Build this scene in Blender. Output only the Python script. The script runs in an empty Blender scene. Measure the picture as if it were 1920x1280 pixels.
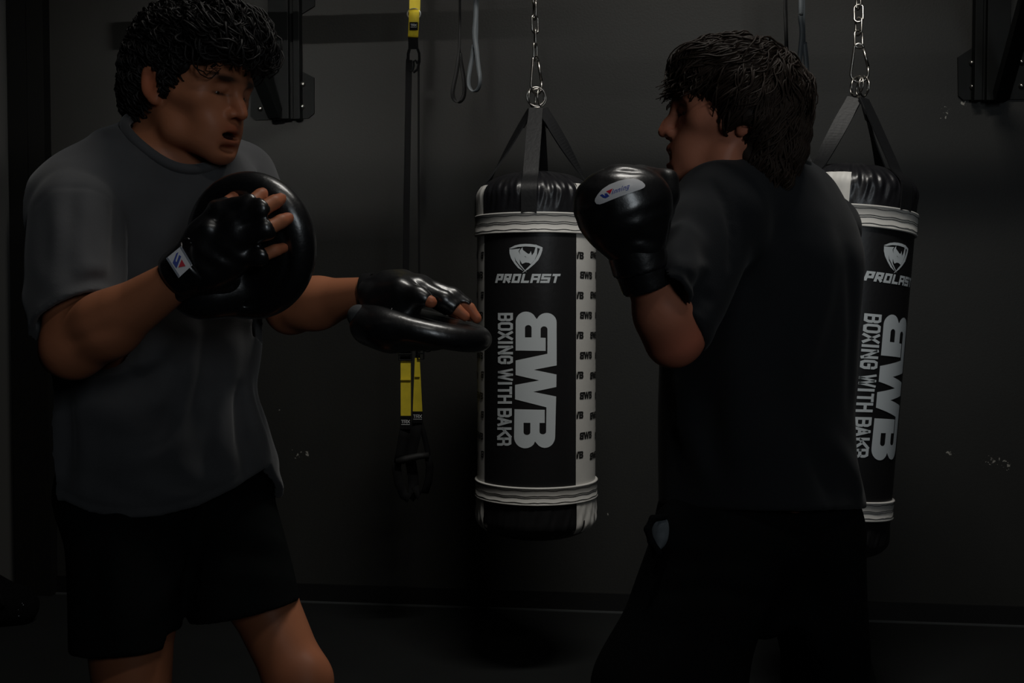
import bpy, bmesh, math, random
import numpy as np
from mathutils import Vector, Matrix
random.seed(7); RNG = np.random.default_rng(7)
D = bpy.data; SC = bpy.context.scene; COL = SC.collection
PI = math.pi

# ------------------------------------------------------------------ camera, world, lights, exposure
H = 1.20; PITCH = math.radians(2.0); FPX = 2000.0
cam_d = D.cameras.new('camera'); cam = D.objects.new('camera', cam_d); COL.objects.link(cam)
cam.location = (0, 0, H); cam.rotation_euler = (PI/2 - PITCH, 0, 0)
cam_d.sensor_width = 36.0; cam_d.lens = FPX/1920*36.0; cam_d.clip_start = 0.05
SC.camera = cam

world = D.worlds.new('world'); SC.world = world; world.use_nodes = True
bg = world.node_tree.nodes['Background']; bg.inputs[0].default_value = (0.62, 0.70, 0.85, 1); bg.inputs[1].default_value = 0.008

SC.view_settings.view_transform = 'Standard'; SC.view_settings.look = 'None'
SC.view_settings.gamma = 1.0; SC.view_settings.use_curve_mapping = False
SC.view_settings.exposure = 0.0

def P(px, py, Y):
    """World point seen at pixel (px, py) of the 1920x1280 frame, at distance Y along the room."""
    x = (px-960)/FPX; u = -(py-640)/FPX
    d = Vector((x, math.cos(PITCH)+u*math.sin(PITCH), -math.sin(PITCH)+u*math.cos(PITCH)))
    return Vector((0, 0, H)) + d*(Y/d.y)
def F(px, py):
    q = P(px, py, 1.0)-Vector((0, 0, H)); return Vector((0, 0, H))+q*(-H/q.z)

# wall line, from where the skirting meets the floor
WA = F(130, 1112); WB_ = F(1920, 1173)
WDIR = (WB_-WA).normalized(); WN = Vector((WDIR.y, -WDIR.x, 0))       # WN points into the room, towards the camera
WYAW = math.atan2(WDIR.y, WDIR.x)
def W(px, py, off=0.0):
    """Pixel seen on the plane lying `off` metres in front of the wall."""
    o = Vector((0, 0, H)); q = P(px, py, 1.0)-o
    t = (WA+WN*off-o).dot(WN)/q.dot(WN); return o+q*t

def area(name, loc, size, power, color=(1, 1, 1), target=None, spread=180):
    l = D.lights.new(name, 'AREA'); l.shape = 'RECTANGLE'; l.size, l.size_y = size; l.energy = power; l.color = color
    l.spread = math.radians(spread)
    o = D.objects.new(name, l); COL.objects.link(o); o.location = loc
    o.rotation_euler = (0, 0, 0) if target is None else (Vector(target)-Vector(loc)).to_track_quat('-Z', 'Y').to_euler()
    return o
LIGHTS = [  # ceiling luminaires: x, y, z, length (x), width, watts
    (0.55, 1.90, 3.92, 1.2, 0.30, 24.0),
    (0.75, -0.50, 3.92, 1.2, 0.30, 8.0),
]
for i, (x, y, z, lx, ly, wt) in enumerate(LIGHTS):
    area('ceiling_lamp_light', (x, y, z-0.035), (lx, ly), wt, (1.0, 0.965, 0.90), target=[(0.35, 3.3, 1.0), (0.4, 1.6, 1.0)][i], spread=[115, 180][i])

# a wall-washing lamp far behind the camera; an unseen partition added in front of it lets it reach only the upper wall
WASH = (-0.9, -5.5, 3.02)
area('wash_lamp_light', WASH, (0.8, 0.07), 1.5, (1.0, 0.97, 0.92), target=(-1.05, 4.2, 2.0), spread=13)

# soft fill light added behind the camera, shaped as an unseen window
FILL = (1.5, -2.497, 2.05, 0.7, 1.4)
area('fill_light', (FILL[0], FILL[1]+.035, FILL[2]), (FILL[3]-.1, FILL[4]-.1), 20.0, (0.86, 0.94, 1.0), target=(FILL[0], 3.0, FILL[2]))

# ------------------------------------------------------------------ materials
def mat(name, color, rough=0.6, metal=0.0, spec=0.5, coat=0.0, bump=None, attr=None, var=None, sheen=0.0):
    m = D.materials.new(name); m.use_nodes = True; nt = m.node_tree; b = nt.nodes['Principled BSDF']
    b.inputs['Base Color'].default_value = (*color, 1); b.inputs['Roughness'].default_value = rough
    b.inputs['Metallic'].default_value = metal; b.inputs['Specular IOR Level'].default_value = spec
    b.inputs['Coat Weight'].default_value = coat; b.inputs['Coat Roughness'].default_value = 0.25
    b.inputs['Sheen Weight'].default_value = sheen
    N = nt.nodes.new; L = nt.links.new
    tc = N('ShaderNodeTexCoord')
    src = None
    if attr:
        a = N('ShaderNodeAttribute'); a.attribute_name = attr; src = a.outputs['Color']
    if var:                                   # (scale, amount) pigment variation
        n = N('ShaderNodeTexNoise'); n.inputs['Scale'].default_value = var[0]; n.inputs['Detail'].default_value = 4
        L(tc.outputs['Object'], n.inputs['Vector'])
        mp = N('ShaderNodeMapRange'); mp.inputs['To Min'].default_value = 1-var[1]; mp.inputs['To Max'].default_value = 1+var[1]
        mp.inputs['From Min'].default_value = .3; mp.inputs['From Max'].default_value = .7
        L(n.outputs['Fac'], mp.inputs['Value'])
        mx = N('ShaderNodeVectorMath'); mx.operation = 'SCALE'
        if src: L(src, mx.inputs[0])
        else: mx.inputs[0].default_value = color
        L(mp.outputs[0], mx.inputs['Scale']); src = mx.outputs[0]
    if src: L(src, b.inputs['Base Color'])
    if bump:                                  # (kind, scale, strength, distance)
        kind, sc, st, di = bump
        if kind == 'noise':
            t = N('ShaderNodeTexNoise'); t.inputs['Scale'].default_value = sc; t.inputs['Detail'].default_value = 5; out = t.outputs['Fac']
        elif kind == 'voronoi':
            t = N('ShaderNodeTexVoronoi'); t.inputs['Scale'].default_value = sc; out = t.outputs['Distance']
        else:
            t = N('ShaderNodeTexWave'); t.inputs['Scale'].default_value = sc; t.inputs['Distortion'].default_value = 2; out = t.outputs['Fac']
        L(tc.outputs['Object'], t.inputs['Vector'])
        bp = N('ShaderNodeBump'); bp.inputs['Strength'].default_value = st; bp.inputs['Distance'].default_value = di
        L(out, bp.inputs['Height']); L(bp.outputs[0], b.inputs['Normal'])
    return m

M = dict(
    vinyl_black=mat('vinyl_black', (.010, .010, .011), .42, bump=('noise', 60, .25, .002)),
    vinyl_crinkle=mat('vinyl_crinkle', (.010, .010, .012), .33, bump=('noise', 14, .5, .008)),
    vinyl_white=mat('vinyl_white', (.62, .61, .58), .5, bump=('noise', 40, .2, .002), var=(9, .05)),
    stitch=mat('stitch_dark', (.03, .03, .03), .8),
    print_grey=mat('print_grey', (.58, .63, .66), .5),
    print_black=mat('print_black', (.012, .012, .012), .5),
    webbing=mat('webbing_black', (.006, .006, .0065), .85, spec=.15, bump=('wave', 160, .4, .001)),
    strap_leather=mat('strap_leather', (.009, .0095, .0105), .5, spec=.3, bump=('noise', 90, .3, .002)),
    yellow=mat('webbing_yellow', (.70, .55, .025), .65, bump=('wave', 180, .3, .001), var=(30, .08)),
    white_thread=mat('white_thread', (.62, .63, .65), .7),
    grey_band=mat('grey_rubber', (.115, .13, .14), .5, bump=('noise', 60, .2, .002)),
    black_rubber=mat('black_rubber', (.007, .007, .007), .7),
    chrome=mat('chrome', (.45, .43, .40), .28, metal=1.0),
    steel_black=mat('steel_black', (.004, .005, .005), .6, spec=.2, bump=('noise', 120, .15, .001)),
    leather=mat('leather_black', (.006, .006, .007), .34, bump=('noise', 45, .3, .004), coat=.5, spec=.9),
    patch_white=mat('patch_white', (.66, .66, .68), .35),
    patch_blue=mat('patch_blue', (.03, .06, .34), .4),
    patch_red=mat('patch_red', (.55, .01, .03), .4),
    patch_grey=mat('patch_grey', (.22, .24, .28), .4),
    skin=mat('skin', (.4, .2, .13), .48, attr='tint', bump=('noise', 220, .12, .001), spec=.25),
    eye_white=mat('eye_white', (.5, .46, .43), .15), eye_iris=mat('eye_iris', (.03, .015, .008), .1),
    hair_a=mat('hair_black', (.007, .0055, .005), .58, spec=.3), hair_b=mat('hair_brown', (.022, .0135, .009), .62, spec=.2),
    shirt_grey=mat('cotton_grey', (.076, .0765, .080), .92, bump=('noise', 500, .2, .001), var=(11, .12), sheen=.15, spec=.2),
    shirt_black=mat('cotton_black', (.0105, .012, .0145), .9, bump=('noise', 500, .2, .001), sheen=.08, spec=.2),
    shorts=mat('shorts_black', (.006, .007, .007), .95, bump=('noise', 300, .2, .001), spec=.04),
    trousers=mat('trousers_black', (.006, .0065, .007), .95, bump=('noise', 300, .2, .001), spec=.04),
    lining=mat('pocket_lining', (.12, .14, .155), .8),
    grey_felt=mat('grey_felt', (.05, .052, .055), .9, bump=('noise', 400, .3, .001)),
    shoe=mat('shoe_dark', (.02, .02, .02), .6), sole=mat('shoe_sole', (.25, .25, .25), .7),
    bag_cloth=mat('bag_cloth', (.0025, .0025, .003), .95, spec=.1, bump=('noise', 80, .3, .003)),
    lamp_body=mat('lamp_body', (.6, .6, .6), .5), ceiling=mat('ceiling_paint', (.03, .03, .03), .9),
    floor=mat('rubber_floor', (.0062, .0072, .0072), .85, spec=.25, bump=('noise', 200, .3, .002), var=(3, .15)),
    skirting=mat('skirting_black', (.006, .006, .006), .45), metal_line=mat('dull_edge', (.06, .065, .065), .4),
    side_panel=mat('lit_strip_paint', (.10, .10, .095), .7),
    column=mat('column_paint', (.006, .006, .0055), .75, spec=.2, bump=('noise', 20, .1, .002)),
)

def wall_material():
    m = D.materials.new('wall_paint'); m.use_nodes = True; nt = m.node_tree; b = nt.nodes['Principled BSDF']
    N = nt.nodes.new; L = nt.links.new
    geo = N('ShaderNodeNewGeometry'); base = (.0215, .0216, .0198)
    n = N('ShaderNodeTexNoise'); n.inputs['Scale'].default_value = 1.8; n.inputs['Detail'].default_value = 6; L(geo.outputs['Position'], n.inputs['Vector'])
    r = N('ShaderNodeMapRange'); r.inputs['From Min'].default_value = .3; r.inputs['From Max'].default_value = .7
    r.inputs['To Min'].default_value = .86; r.inputs['To Max'].default_value = 1.14; L(n.outputs['Fac'], r.inputs['Value'])
    sc = N('ShaderNodeVectorMath'); sc.operation = 'SCALE'; sc.inputs[0].default_value = base; L(r.outputs[0], sc.inputs['Scale'])
    # paint chips: small patches where the pale plaster shows through
    chip = N('ShaderNodeTexNoise'); chip.inputs['Scale'].default_value = 95; chip.inputs['Detail'].default_value = 3; L(geo.outputs['Position'], chip.inputs['Vector'])
    total = None
    for px, py, rad, st in ((578, 851, .022, 1.0), (557, 850, .03, .55), (1806, 190, .022, .9), (1772, 213, .030, .55), (1779, 850, .022, .62), (1862, 863, .035, .66),
                            (1887, 866, .035, .6), (4, 920, .05, .6), (905, 1107, .02, .7), (845, 1107, .03, .55), (525, 770, .02, .5), (1140, 965, .012, .5)):
        c = W(px, py)
        dd = N('ShaderNodeVectorMath'); dd.operation = 'DISTANCE'; L(geo.outputs['Position'], dd.inputs[0]); dd.inputs[1].default_value = c
        mr = N('ShaderNodeMapRange'); mr.inputs['From Min'].default_value = rad; mr.inputs['From Max'].default_value = 0
        mr.inputs['To Min'].default_value = 0; mr.inputs['To Max'].default_value = .30*st; L(dd.outputs['Value'], mr.inputs['Value'])
        if total is None: total = mr.outputs[0]
        else:
            mx = N('ShaderNodeMath'); mx.operation = 'MAXIMUM'; L(total, mx.inputs[0]); L(mr.outputs[0], mx.inputs[1]); total = mx.outputs[0]
    ad = N('ShaderNodeMath'); ad.operation = 'ADD'; L(chip.outputs['Fac'], ad.inputs[0]); L(total, ad.inputs[1])
    th = N('ShaderNodeMapRange'); th.inputs['From Min'].default_value = .70; th.inputs['From Max'].default_value = .74; L(ad.outputs[0], th.inputs['Value'])
    gt = N('ShaderNodeMath'); gt.operation = 'GREATER_THAN'; gt.inputs[1].default_value = .02; L(total, gt.inputs[0])
    mu = N('ShaderNodeMath'); mu.operation = 'MULTIPLY'; L(th.outputs[0], mu.inputs[0]); L(gt.outputs[0], mu.inputs[1])
    mix = N('ShaderNodeMix'); mix.data_type = 'RGBA'; L(mu.outputs[0], mix.inputs[0]); L(sc.outputs[0], mix.inputs[6]); mix.inputs[7].default_value = (.30, .29, .26, 1)
    L(mix.outputs[2], b.inputs['Base Color']); b.inputs['Roughness'].default_value = .55; b.inputs['Specular IOR Level'].default_value = .35
    n2 = N('ShaderNodeTexNoise'); n2.inputs['Scale'].default_value = 130; n2.inputs['Detail'].default_value = 3; L(geo.outputs['Position'], n2.inputs['Vector'])
    bp = N('ShaderNodeBump'); bp.inputs['Strength'].default_value = .12; bp.inputs['Distance'].default_value = .003; L(n2.outputs['Fac'], bp.inputs['Height']); L(bp.outputs[0], b.inputs['Normal'])
    return m
M['wall'] = wall_material()

# ------------------------------------------------------------------ object helpers
def link_mesh(name, verts, faces, material, parent=None, smooth=True, tint=None):
    me = D.meshes.new(name)
    if isinstance(verts, np.ndarray):
        nv, nf = len(verts), len(faces); k = faces.shape[1]
        me.vertices.add(nv); me.vertices.foreach_set('co', verts.astype(np.float32).ravel())
        me.loops.add(nf*k); me.loops.foreach_set('vertex_index', faces.astype(np.int32).ravel())
        me.polygons.add(nf); me.polygons.foreach_set('loop_start', np.arange(0, nf*k, k, dtype=np.int32)); me.polygons.foreach_set('loop_total', np.full(nf, k, dtype=np.int32))
        me.update(calc_edges=True)
    else:
        me.from_pydata([tuple(v) for v in verts], [], [tuple(f) for f in faces]); me.update()
    me.polygons.foreach_set('use_smooth', [smooth]*len(me.polygons))
    if tint is not None:
        at = me.color_attributes.new('tint', 'FLOAT_COLOR', 'POINT')
        at.data.foreach_set('color', np.concatenate([tint, np.ones((len(tint), 1))], 1).astype(np.float32).ravel())
    for mm in (material if isinstance(material, (list, tuple)) else [material]): me.materials.append(mm)
    o = D.objects.new(name, me); COL.objects.link(o)
    if parent: o.parent = parent
    return o
def empty(name, loc=(0, 0, 0), rot=(0, 0, 0)):
    o = D.objects.new(name, None); COL.objects.link(o); o.location = loc; o.rotation_euler = rot; o.empty_display_size = .05
    return o
def tag(o, label=None, cat=None, group=None, kind=None):
    if label: o['label'] = label
    if cat: o['category'] = cat
    if group: o['group'] = group
    if kind: o['kind'] = kind
    return o
def world_child(o, parent):
    """parent o, whose mesh is in world coordinates, under an Empty standing elsewhere (shift the mesh, keep transforms clean)"""
    o.data.transform(Matrix.Translation(-Vector(parent.location))); o.parent = parent; return o

class MB:
    """collects simple solids into one mesh"""
    def __init__(s): s.v = []; s.f = []
    def add(s, vs, fs):
        n = len(s.v); s.v += [Vector(v) for v in vs]; s.f += [tuple(i+n for i in f) for f in fs]; return s
    def box(s, lo, hi, mt=None):
        x0, y0, z0 = lo; x1, y1, z1 = hi
        vs = [Vector(v) for v in ((x0,y0,z0),(x1,y0,z0),(x1,y1,z0),(x0,y1,z0),(x0,y0,z1),(x1,y0,z1),(x1,y1,z1),(x0,y1,z1))]
        if mt: vs = [mt @ v for v in vs]
        return s.add(vs, [(0,3,2,1),(4,5,6,7),(0,1,5,4),(1,2,6,5),(2,3,7,6),(3,0,4,7)])
    def prism(s, pts, vec):
        """extrude the closed 3-D outline pts by vec"""
        n = len(pts); pts = [Vector(p) for p in pts]; vec = Vector(vec)
        return s.add(pts+[p+vec for p in pts], [tuple(range(n))[::-1], tuple(range(n, 2*n))]+[(i, (i+1) % n, (i+1) % n+n, i+n) for i in range(n)])
    def tube(s, pts, r, n=8, closed=False, cap=True):
        pts = [Vector(p) for p in pts]; m = len(pts); rs = r if isinstance(r, (list, tuple)) else [r]*m
        ref = None; vs = []; fs = []
        for i, p in enumerate(pts):
            a = pts[(i-1) % m] if (closed or i > 0) else p; b = pts[(i+1) % m] if (closed or i < m-1) else p
            t = (b-a).normalized()
            if ref is None: ref = t.orthogonal().normalized()
            ref = (ref-t*ref.dot(t)); ref = ref.normalized() if ref.length > 1e-6 else t.orthogonal().normalized()
            q = t.cross(ref)
            for k in range(n):
                an = 2*PI*k/n; vs.append(p+(ref*math.cos(an)+q*math.sin(an))*rs[i])
        segs = m if closed else m-1
        for i in range(segs):
            j = (i+1) % m
            for k in range(n): fs.append((i*n+k, i*n+(k+1) % n, j*n+(k+1) % n, j*n+k))
        if cap and not closed: fs += [tuple(range(n))[::-1], tuple(range((m-1)*n, m*n))]
        return s.add(vs, fs)
    def ribbon(s, pts, w, th, side):
        """flat strap along pts; side = width direction (one vector or one per point)"""
        pts = [Vector(p) for p in pts]; m = len(pts); vs = []; fs = []
        ws = w if isinstance(w, (list, tuple)) else [w]*m
        for i, p in enumerate(pts):
            t = (pts[min(i+1, m-1)]-pts[max(i-1, 0)]).normalized()
            sd = Vector(side[i] if isinstance(side, list) else side); sd = (sd-t*sd.dot(t)).normalized(); nn = t.cross(sd)
            a = sd*ws[i]/2; b = nn*th/2
            vs += [p-a-b, p+a-b, p+a+b, p-a+b]
        for i in range(m-1):
            for k in range(4): fs.append((i*4+k, i*4+(k+1) % 4, i*4+4+(k+1) % 4, i*4+4+k))
        fs += [(3, 2, 1, 0), (m*4-4, m*4-3, m*4-2, m*4-1)]
        return s.add(vs, fs)
    def sphere(s, c, r, n=12, m=8):
        c = Vector(c); vs = [c+Vector((0, 0, r))]; fs = []
        for i in range(1, m):
            for k in range(n):
                a = PI*i/m; b = 2*PI*k/n; vs.append(c+Vector((math.sin(a)*math.cos(b), math.sin(a)*math.sin(b), math.cos(a)))*r)
        vs.append(c-Vector((0, 0, r))); L_ = len(vs)-1
        for k in range(n):
            fs.append((0, 1+k, 1+(k+1) % n)); fs.append((L_, 1+(m-2)*n+(k+1) % n, 1+(m-2)*n+k))
            for i in range(m-2): fs.append((1+i*n+k, 1+(i+1)*n+k, 1+(i+1)*n+(k+1) % n, 1+i*n+(k+1) % n))
        return s.add(vs, fs)
    def build(s, name, material, parent=None, smooth=False, bevel=0.0):
        o = link_mesh(name, s.v, s.f, material, parent, smooth)
        bm = bmesh.new(); bm.from_mesh(o.data); bmesh.ops.recalc_face_normals(bm, faces=bm.faces); bm.to_mesh(o.data); bm.free()
        if bevel:
            md = o.modifiers.new('bevel', 'BEVEL'); md.width = bevel; md.segments = 2; md.limit_method = 'ANGLE'
        return o

# ------------------------------------------------------------------ flat marks (letters, logos) as meshes
def shape2d(paths, res=None):
    """filled 2-D polygons with holes -> (verts, faces); paths: list of point lists"""
    cu = D.curves.new('tmp', 'CURVE'); cu.dimensions = '2D'; cu.fill_mode = 'BOTH'
    for pts in paths:
        sp = cu.splines.new('POLY'); sp.points.add(len(pts)-1); sp.use_cyclic_u = True
        for i, (x, y) in enumerate(pts): sp.points[i].co = (x, y, 0, 1)
    ob = D.objects.new('tmp', cu); COL.objects.link(ob)
    dg = bpy.context.evaluated_depsgraph_get(); me = D.meshes.new_from_object(ob.evaluated_get(dg))
    bm = bmesh.new(); bm.from_mesh(me)
    for f in [f for f in bm.faces if f.calc_area() < 1e-9]: bm.faces.remove(f)
    if res:
        xs = [v.co.x for v in bm.verts]; x = math.floor(min(xs)/res)*res+res
        while x < max(xs):
            bmesh.ops.bisect_plane(bm, geom=bm.verts[:]+bm.edges[:]+bm.faces[:], plane_co=(x, 0, 0), plane_no=(1, 0, 0), dist=1e-6); x += res
    vs = [(v.co.x, v.co.y) for v in bm.verts]; bm.verts.index_update(); fs = [tuple(v.index for v in f.verts) for f in bm.faces]
    bm.free(); D.objects.remove(ob); D.curves.remove(cu); D.meshes.remove(me)
    return vs, fs
def arc(c, r, a0, a1, n=8):
    return [(c[0]+r[0]*math.cos(math.radians(a0+(a1-a0)*i/n)), c[1]+r[1]*math.sin(math.radians(a0+(a1-a0)*i/n))) for i in range(n+1)]
def stroke(pts, t, closed=False):
    """thick polyline with mitred corners -> list of quads (x, y)"""
    P_ = [Vector(p) for p in pts]; n = len(P_); off = []
    for i in range(n):
        a = P_[(i-1) % n] if closed or i > 0 else None; b = P_[(i+1) % n] if closed or i < n-1 else None
        d1 = (P_[i]-a).normalized() if a is not None else None; d2 = (b-P_[i]).normalized() if b is not None else None
        if d1 is None: d1 = d2
        if d2 is None: d2 = d1
        n1 = Vector((-d1.y, d1.x)); n2 = Vector((-d2.y, d2.x)); m = (n1+n2)
        m = m.normalized() if m.length > 1e-6 else n1
        off.append(m*(t/2)/max(.45, m.dot(n1)))
    out = []
    for i in range(n if closed else n-1):
        j = (i+1) % n; out.append([P_[i]+off[i], P_[j]+off[j], P_[j]-off[j], P_[i]-off[i]])
    return [[(v.x, v.y) for v in q] for q in out]
c_ = .18
GL = {  # glyph strokes in a unit box, y up; the flag marks closed strokes
    'B': [([(0,0),(0,1),(1-c_,1),(1,1-c_),(1,.5+c_*.6),(1-c_*.7,.5),(1,.5-c_*.6),(1,c_),(1-c_,0)], 1), ([(0,.5),(1-c_*.7,.5)], 0)],
    'O': [([(c_,0),(0,c_),(0,1-c_),(c_,1),(1-c_,1),(1,1-c_),(1,c_),(1-c_,0)], 1)],
    'X': [([(0,0),(1,1)], 0), ([(0,1),(1,0)], 0)],
    'I': [([(.5,0),(.5,1)], 0)],
    'N': [([(0,0),(0,1)], 0), ([(0,1),(1,0)], 0), ([(1,0),(1,1)], 0)],
    'G': [([(1,.72),(1,1-c_),(1-c_,1),(c_,1),(0,1-c_),(0,c_),(c_,0),(1-c_,0),(1,c_),(1,.46),(.55,.46)], 0)],
    'W': [([(0,1),(.25,0)], 0), ([(.25,0),(.5,1)], 0), ([(.5,1),(.75,0)], 0), ([(.75,0),(1,1)], 0)],
    'T': [([(0,1),(1,1)], 0), ([(.5,0),(.5,1)], 0)],
    'H': [([(0,0),(0,1)], 0), ([(1,0),(1,1)], 0), ([(0,.5),(1,.5)], 0)],
    'A': [([(0,0),(.5,1)], 0), ([(.5,1),(1,0)], 0), ([(.2,.28),(.8,.28)], 0)],
    'K': [([(0,0),(0,1)], 0), ([(0,.35),(1,1)], 0), ([(.38,.58),(1,0)], 0)],
    'R': [([(0,0),(0,1),(1-c_,1),(1,1-c_),(1,.45+c_),(1-c_,.45),(0,.45)], 0), ([(1-c_,.45),(1,.3),(1,0)], 0)],
    'P': [([(0,0),(0,1),(1,1),(1,.38),(0,.38)], 0)],
    'L': [([(0,1),(0,0),(1,0)], 0)],
    'S': [([(1,1),(0,1),(0,.5),(1,.5),(1,0),(0,0)], 0)],
    'Q': [([(0,0),(0,1),(1,1),(1,0)], 1)],                       # square O
    'Z': [([(0,0),(0,1),(1,1),(1,0)], 0), ([(0,.42),(1,.42)], 0)],  # square A
    'V': [([(0,0),(0,1),(1,1),(1,.42),(0,.42)], 0), ([(.45,.42),(1,0)], 0)],  # square R
    'i': [([(.5,0),(.5,.6)], 0), ([(.5,.8),(.5,.95)], 0)], 'n': [([(0,0),(0,.6)], 0), ([(0,.6),(1,.6)], 0), ([(1,.6),(1,0)], 0)],
    'g': [([(1,.1),(0,.1),(0,.6),(1,.6),(1,-.3),(0,-.3)], 0)],
}
def glyph(ch, x0, x1, y0, y1, t):
    """quads for glyph ch filling the box, stroke width t kept inside it"""
    q = []; h = t/2
    for pts, cl in GL[ch]:
        pp = [(x0+h+(x1-x0-t)*x, y0+h+(y1-y0-t)*y) for x, y in pts]
        if not cl:                       # square the free ends
            for e, f in ((0, 1), (-1, -2)):
                d = Vector((pp[e][0]-pp[f][0], pp[e][1]-pp[f][1]))
                if d.length > 0: d.normalize(); pp[e] = (pp[e][0]+d.x*h*.98, pp[e][1]+d.y*h*.98)
        q += stroke(pp, t, bool(cl))
    return q
def quads_mesh(quads, res):
    """list of polygons (x, y) -> verts, faces cut so that they can bend in x"""
    bm = bmesh.new()
    for q in quads:
        vs = [bm.verts.new((x, y, 0)) for x, y in q]
        try: bm.faces.new(vs)
        except ValueError: pass
    xs = [v.co.x for v in bm.verts]; x = math.floor(min(xs)/res)*res+res
    while x < max(xs):
        bmesh.ops.bisect_plane(bm, geom=bm.verts[:]+bm.edges[:]+bm.faces[:], plane_co=(x, 0, 0), plane_no=(1, 0, 0), dist=1e-6); x += res
    bm.verts.index_update(); vs = [(v.co.x, v.co.y) for v in bm.verts]; fs = [tuple(v.index for v in f.verts) for f in bm.faces]; bm.free()
    return vs, fs

# ------------------------------------------------------------------ smooth-union surfaces: distance fields meshed with surface nets
V3 = lambda v: np.array(v, dtype=np.float32)
class Field:
    def __init__(s): s.ops = []
    def _cap(s, a, b, ra, rb):
        a, b = V3(a), V3(b); ab = b-a; L2 = float(ab@ab)+1e-12
        def f(p):
            ap = p-a; h = np.clip(ap@ab/L2, 0, 1); return np.linalg.norm(ap-h[:, None]*ab, axis=1)-(ra+(rb-ra)*h)
        return f, (a+b)/2, math.sqrt(L2)/2+max(ra, rb)
    def _ecap(s, a, b, side, ra, rb):
        a, b, side = V3(a), V3(b), V3(side); ab = b-a; L = float(np.linalg.norm(ab)); t = ab/L
        side = side-t*(side@t); side /= np.linalg.norm(side); nn = np.cross(t, side)
        def f(p):
            ap = p-a; x = ap@t; h = np.clip(x/L, 0, 1); w = ra[0]+(rb[0]-ra[0])*h; dd = ra[1]+(rb[1]-ra[1])*h; m = np.minimum(w, dd)
            ex = (x-h*L)/m
            q = np.sqrt((ap@side/w)**2+(ap@nn/dd)**2+ex**2); return (q-1)*m
        return f, (a+b)/2, L/2+max(*ra, *rb)
    def _ell(s, c, r, R=None):
        c, r = V3(c), V3(r); Rm = None if R is None else np.array(R, dtype=np.float32)   # columns of R are the axes
        def f(p):
            q = p-c
            if Rm is not None: q = q@Rm
            k0 = np.linalg.norm(q/r, axis=1); k1 = np.linalg.norm(q/(r*r), axis=1)+1e-9; return k0*(k0-1)/k1
        return f, c, float(r.max())
    def _loft(s, st, power=2.3, rnd=.02):
        """stations (z, cx, cy, halfwidth, halfdepth, yaw) from low to high"""
        st = np.array(st, dtype=np.float64); zz = np.linspace(st[0, 0], st[-1, 0], 160)
        tab = []
        for c in range(1, 6):
            v = np.interp(zz, st[:, 0], st[:, c]); k = 11; vp = np.pad(v, k//2, mode='edge'); v = np.convolve(vp, np.ones(k)/k, 'valid'); tab.append(v)
        z0, z1 = zz[0], zz[-1]
        def f(p):
            z = p[:, 2]; cx, cy, w, d, ya = [np.interp(z, zz, t).astype(np.float32) for t in tab]
            x = p[:, 0]-cx; y = p[:, 1]-cy; c, s_ = np.cos(ya), np.sin(ya); u = x*c+y*s_; v = -x*s_+y*c
            q = (np.abs(u/w)**power+np.abs(v/d)**power)**(1/power); dr = (q-1)*np.minimum(w, d)
            dz = np.maximum(z0-z, z-z1)
            a, b = np.maximum(dr+rnd, 0), np.maximum(dz+rnd, 0); return np.minimum(np.maximum(dr+rnd, dz+rnd), 0)+np.sqrt(a*a+b*b)-rnd
        cen = V3((np.mean(tab[0]), np.mean(tab[1]), (z0+z1)/2)); R = float((z1-z0)/2+tab[2].max()+max(np.ptp(tab[0]), np.ptp(tab[1])))
        return f, cen, R
    def _torus(s, c, n, R, r):
        c, n = V3(c), V3(n); n = n/np.linalg.norm(n)
        def f(p):
            q = p-c; h = q@n; ra = np.linalg.norm(q-h[:, None]*n, axis=1); return np.sqrt((ra-R)**2+h*h)-r
        return f, c, R+r
    def add(s, kind, *a, k=.01, op='+', **kw):
        f, c, R = getattr(s, '_'+kind)(*a, **kw); s.ops.append((op, f, c, R, k)); return s
    def cap(s, *a, **k): return s.add('cap', *a, **k)
    def ell(s, *a, **k): return s.add('ell', *a, **k)
    def ecap(s, *a, **k): return s.add('ecap', *a, **k)
    def fold(s, pts, amp, w):
        """raise (amp > 0) or sink the surface along a polyline"""
        pts = [V3(p) for p in pts]
        for i in range(len(pts)-1): pass
        c = sum(pts)/len(pts); R = max(float(np.linalg.norm(p-c)) for p in pts)+3*w
        def f(p):
            best = np.full(len(p), 9., np.float32)
            tt = np.zeros(len(p), np.float32)
            for i in range(len(pts)-1):
                a, b = pts[i], pts[i+1]; ab = b-a; h = np.clip((p-a)@ab/(ab@ab+1e-12), 0, 1); dd = np.linalg.norm(p-a-h[:, None]*ab, axis=1)
                m = dd < best; best = np.where(m, dd, best); tt = np.where(m, (i+h)/(len(pts)-1), tt)
            return amp*np.exp(-(best/w)**2)*np.sqrt(np.clip(np.sin(PI*np.clip(tt*.92+.04, 0, 1)), 0, 1))
        s.ops.append(('f', f, c, R, 0)); return s
    def wave(s, f): s.ops.append(('w', f, V3((0, 0, 0)), 99, 0)); return s
    def shell(s, t): s.ops.append(('s', t, None, 0, 0)); return s
    def cut(s, point, normal, k=.001, where=None):
        """remove what lies on the normal's side of the plane (only inside the sphere `where`)"""
        q, n = V3(point), V3(normal); n = n/np.linalg.norm(n); s.ops.append(('c', (q, n, where), None, 0, k)); return s
    def cutf(s, f): s.ops.append(('g', f, None, 0, 0)); return s
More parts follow.
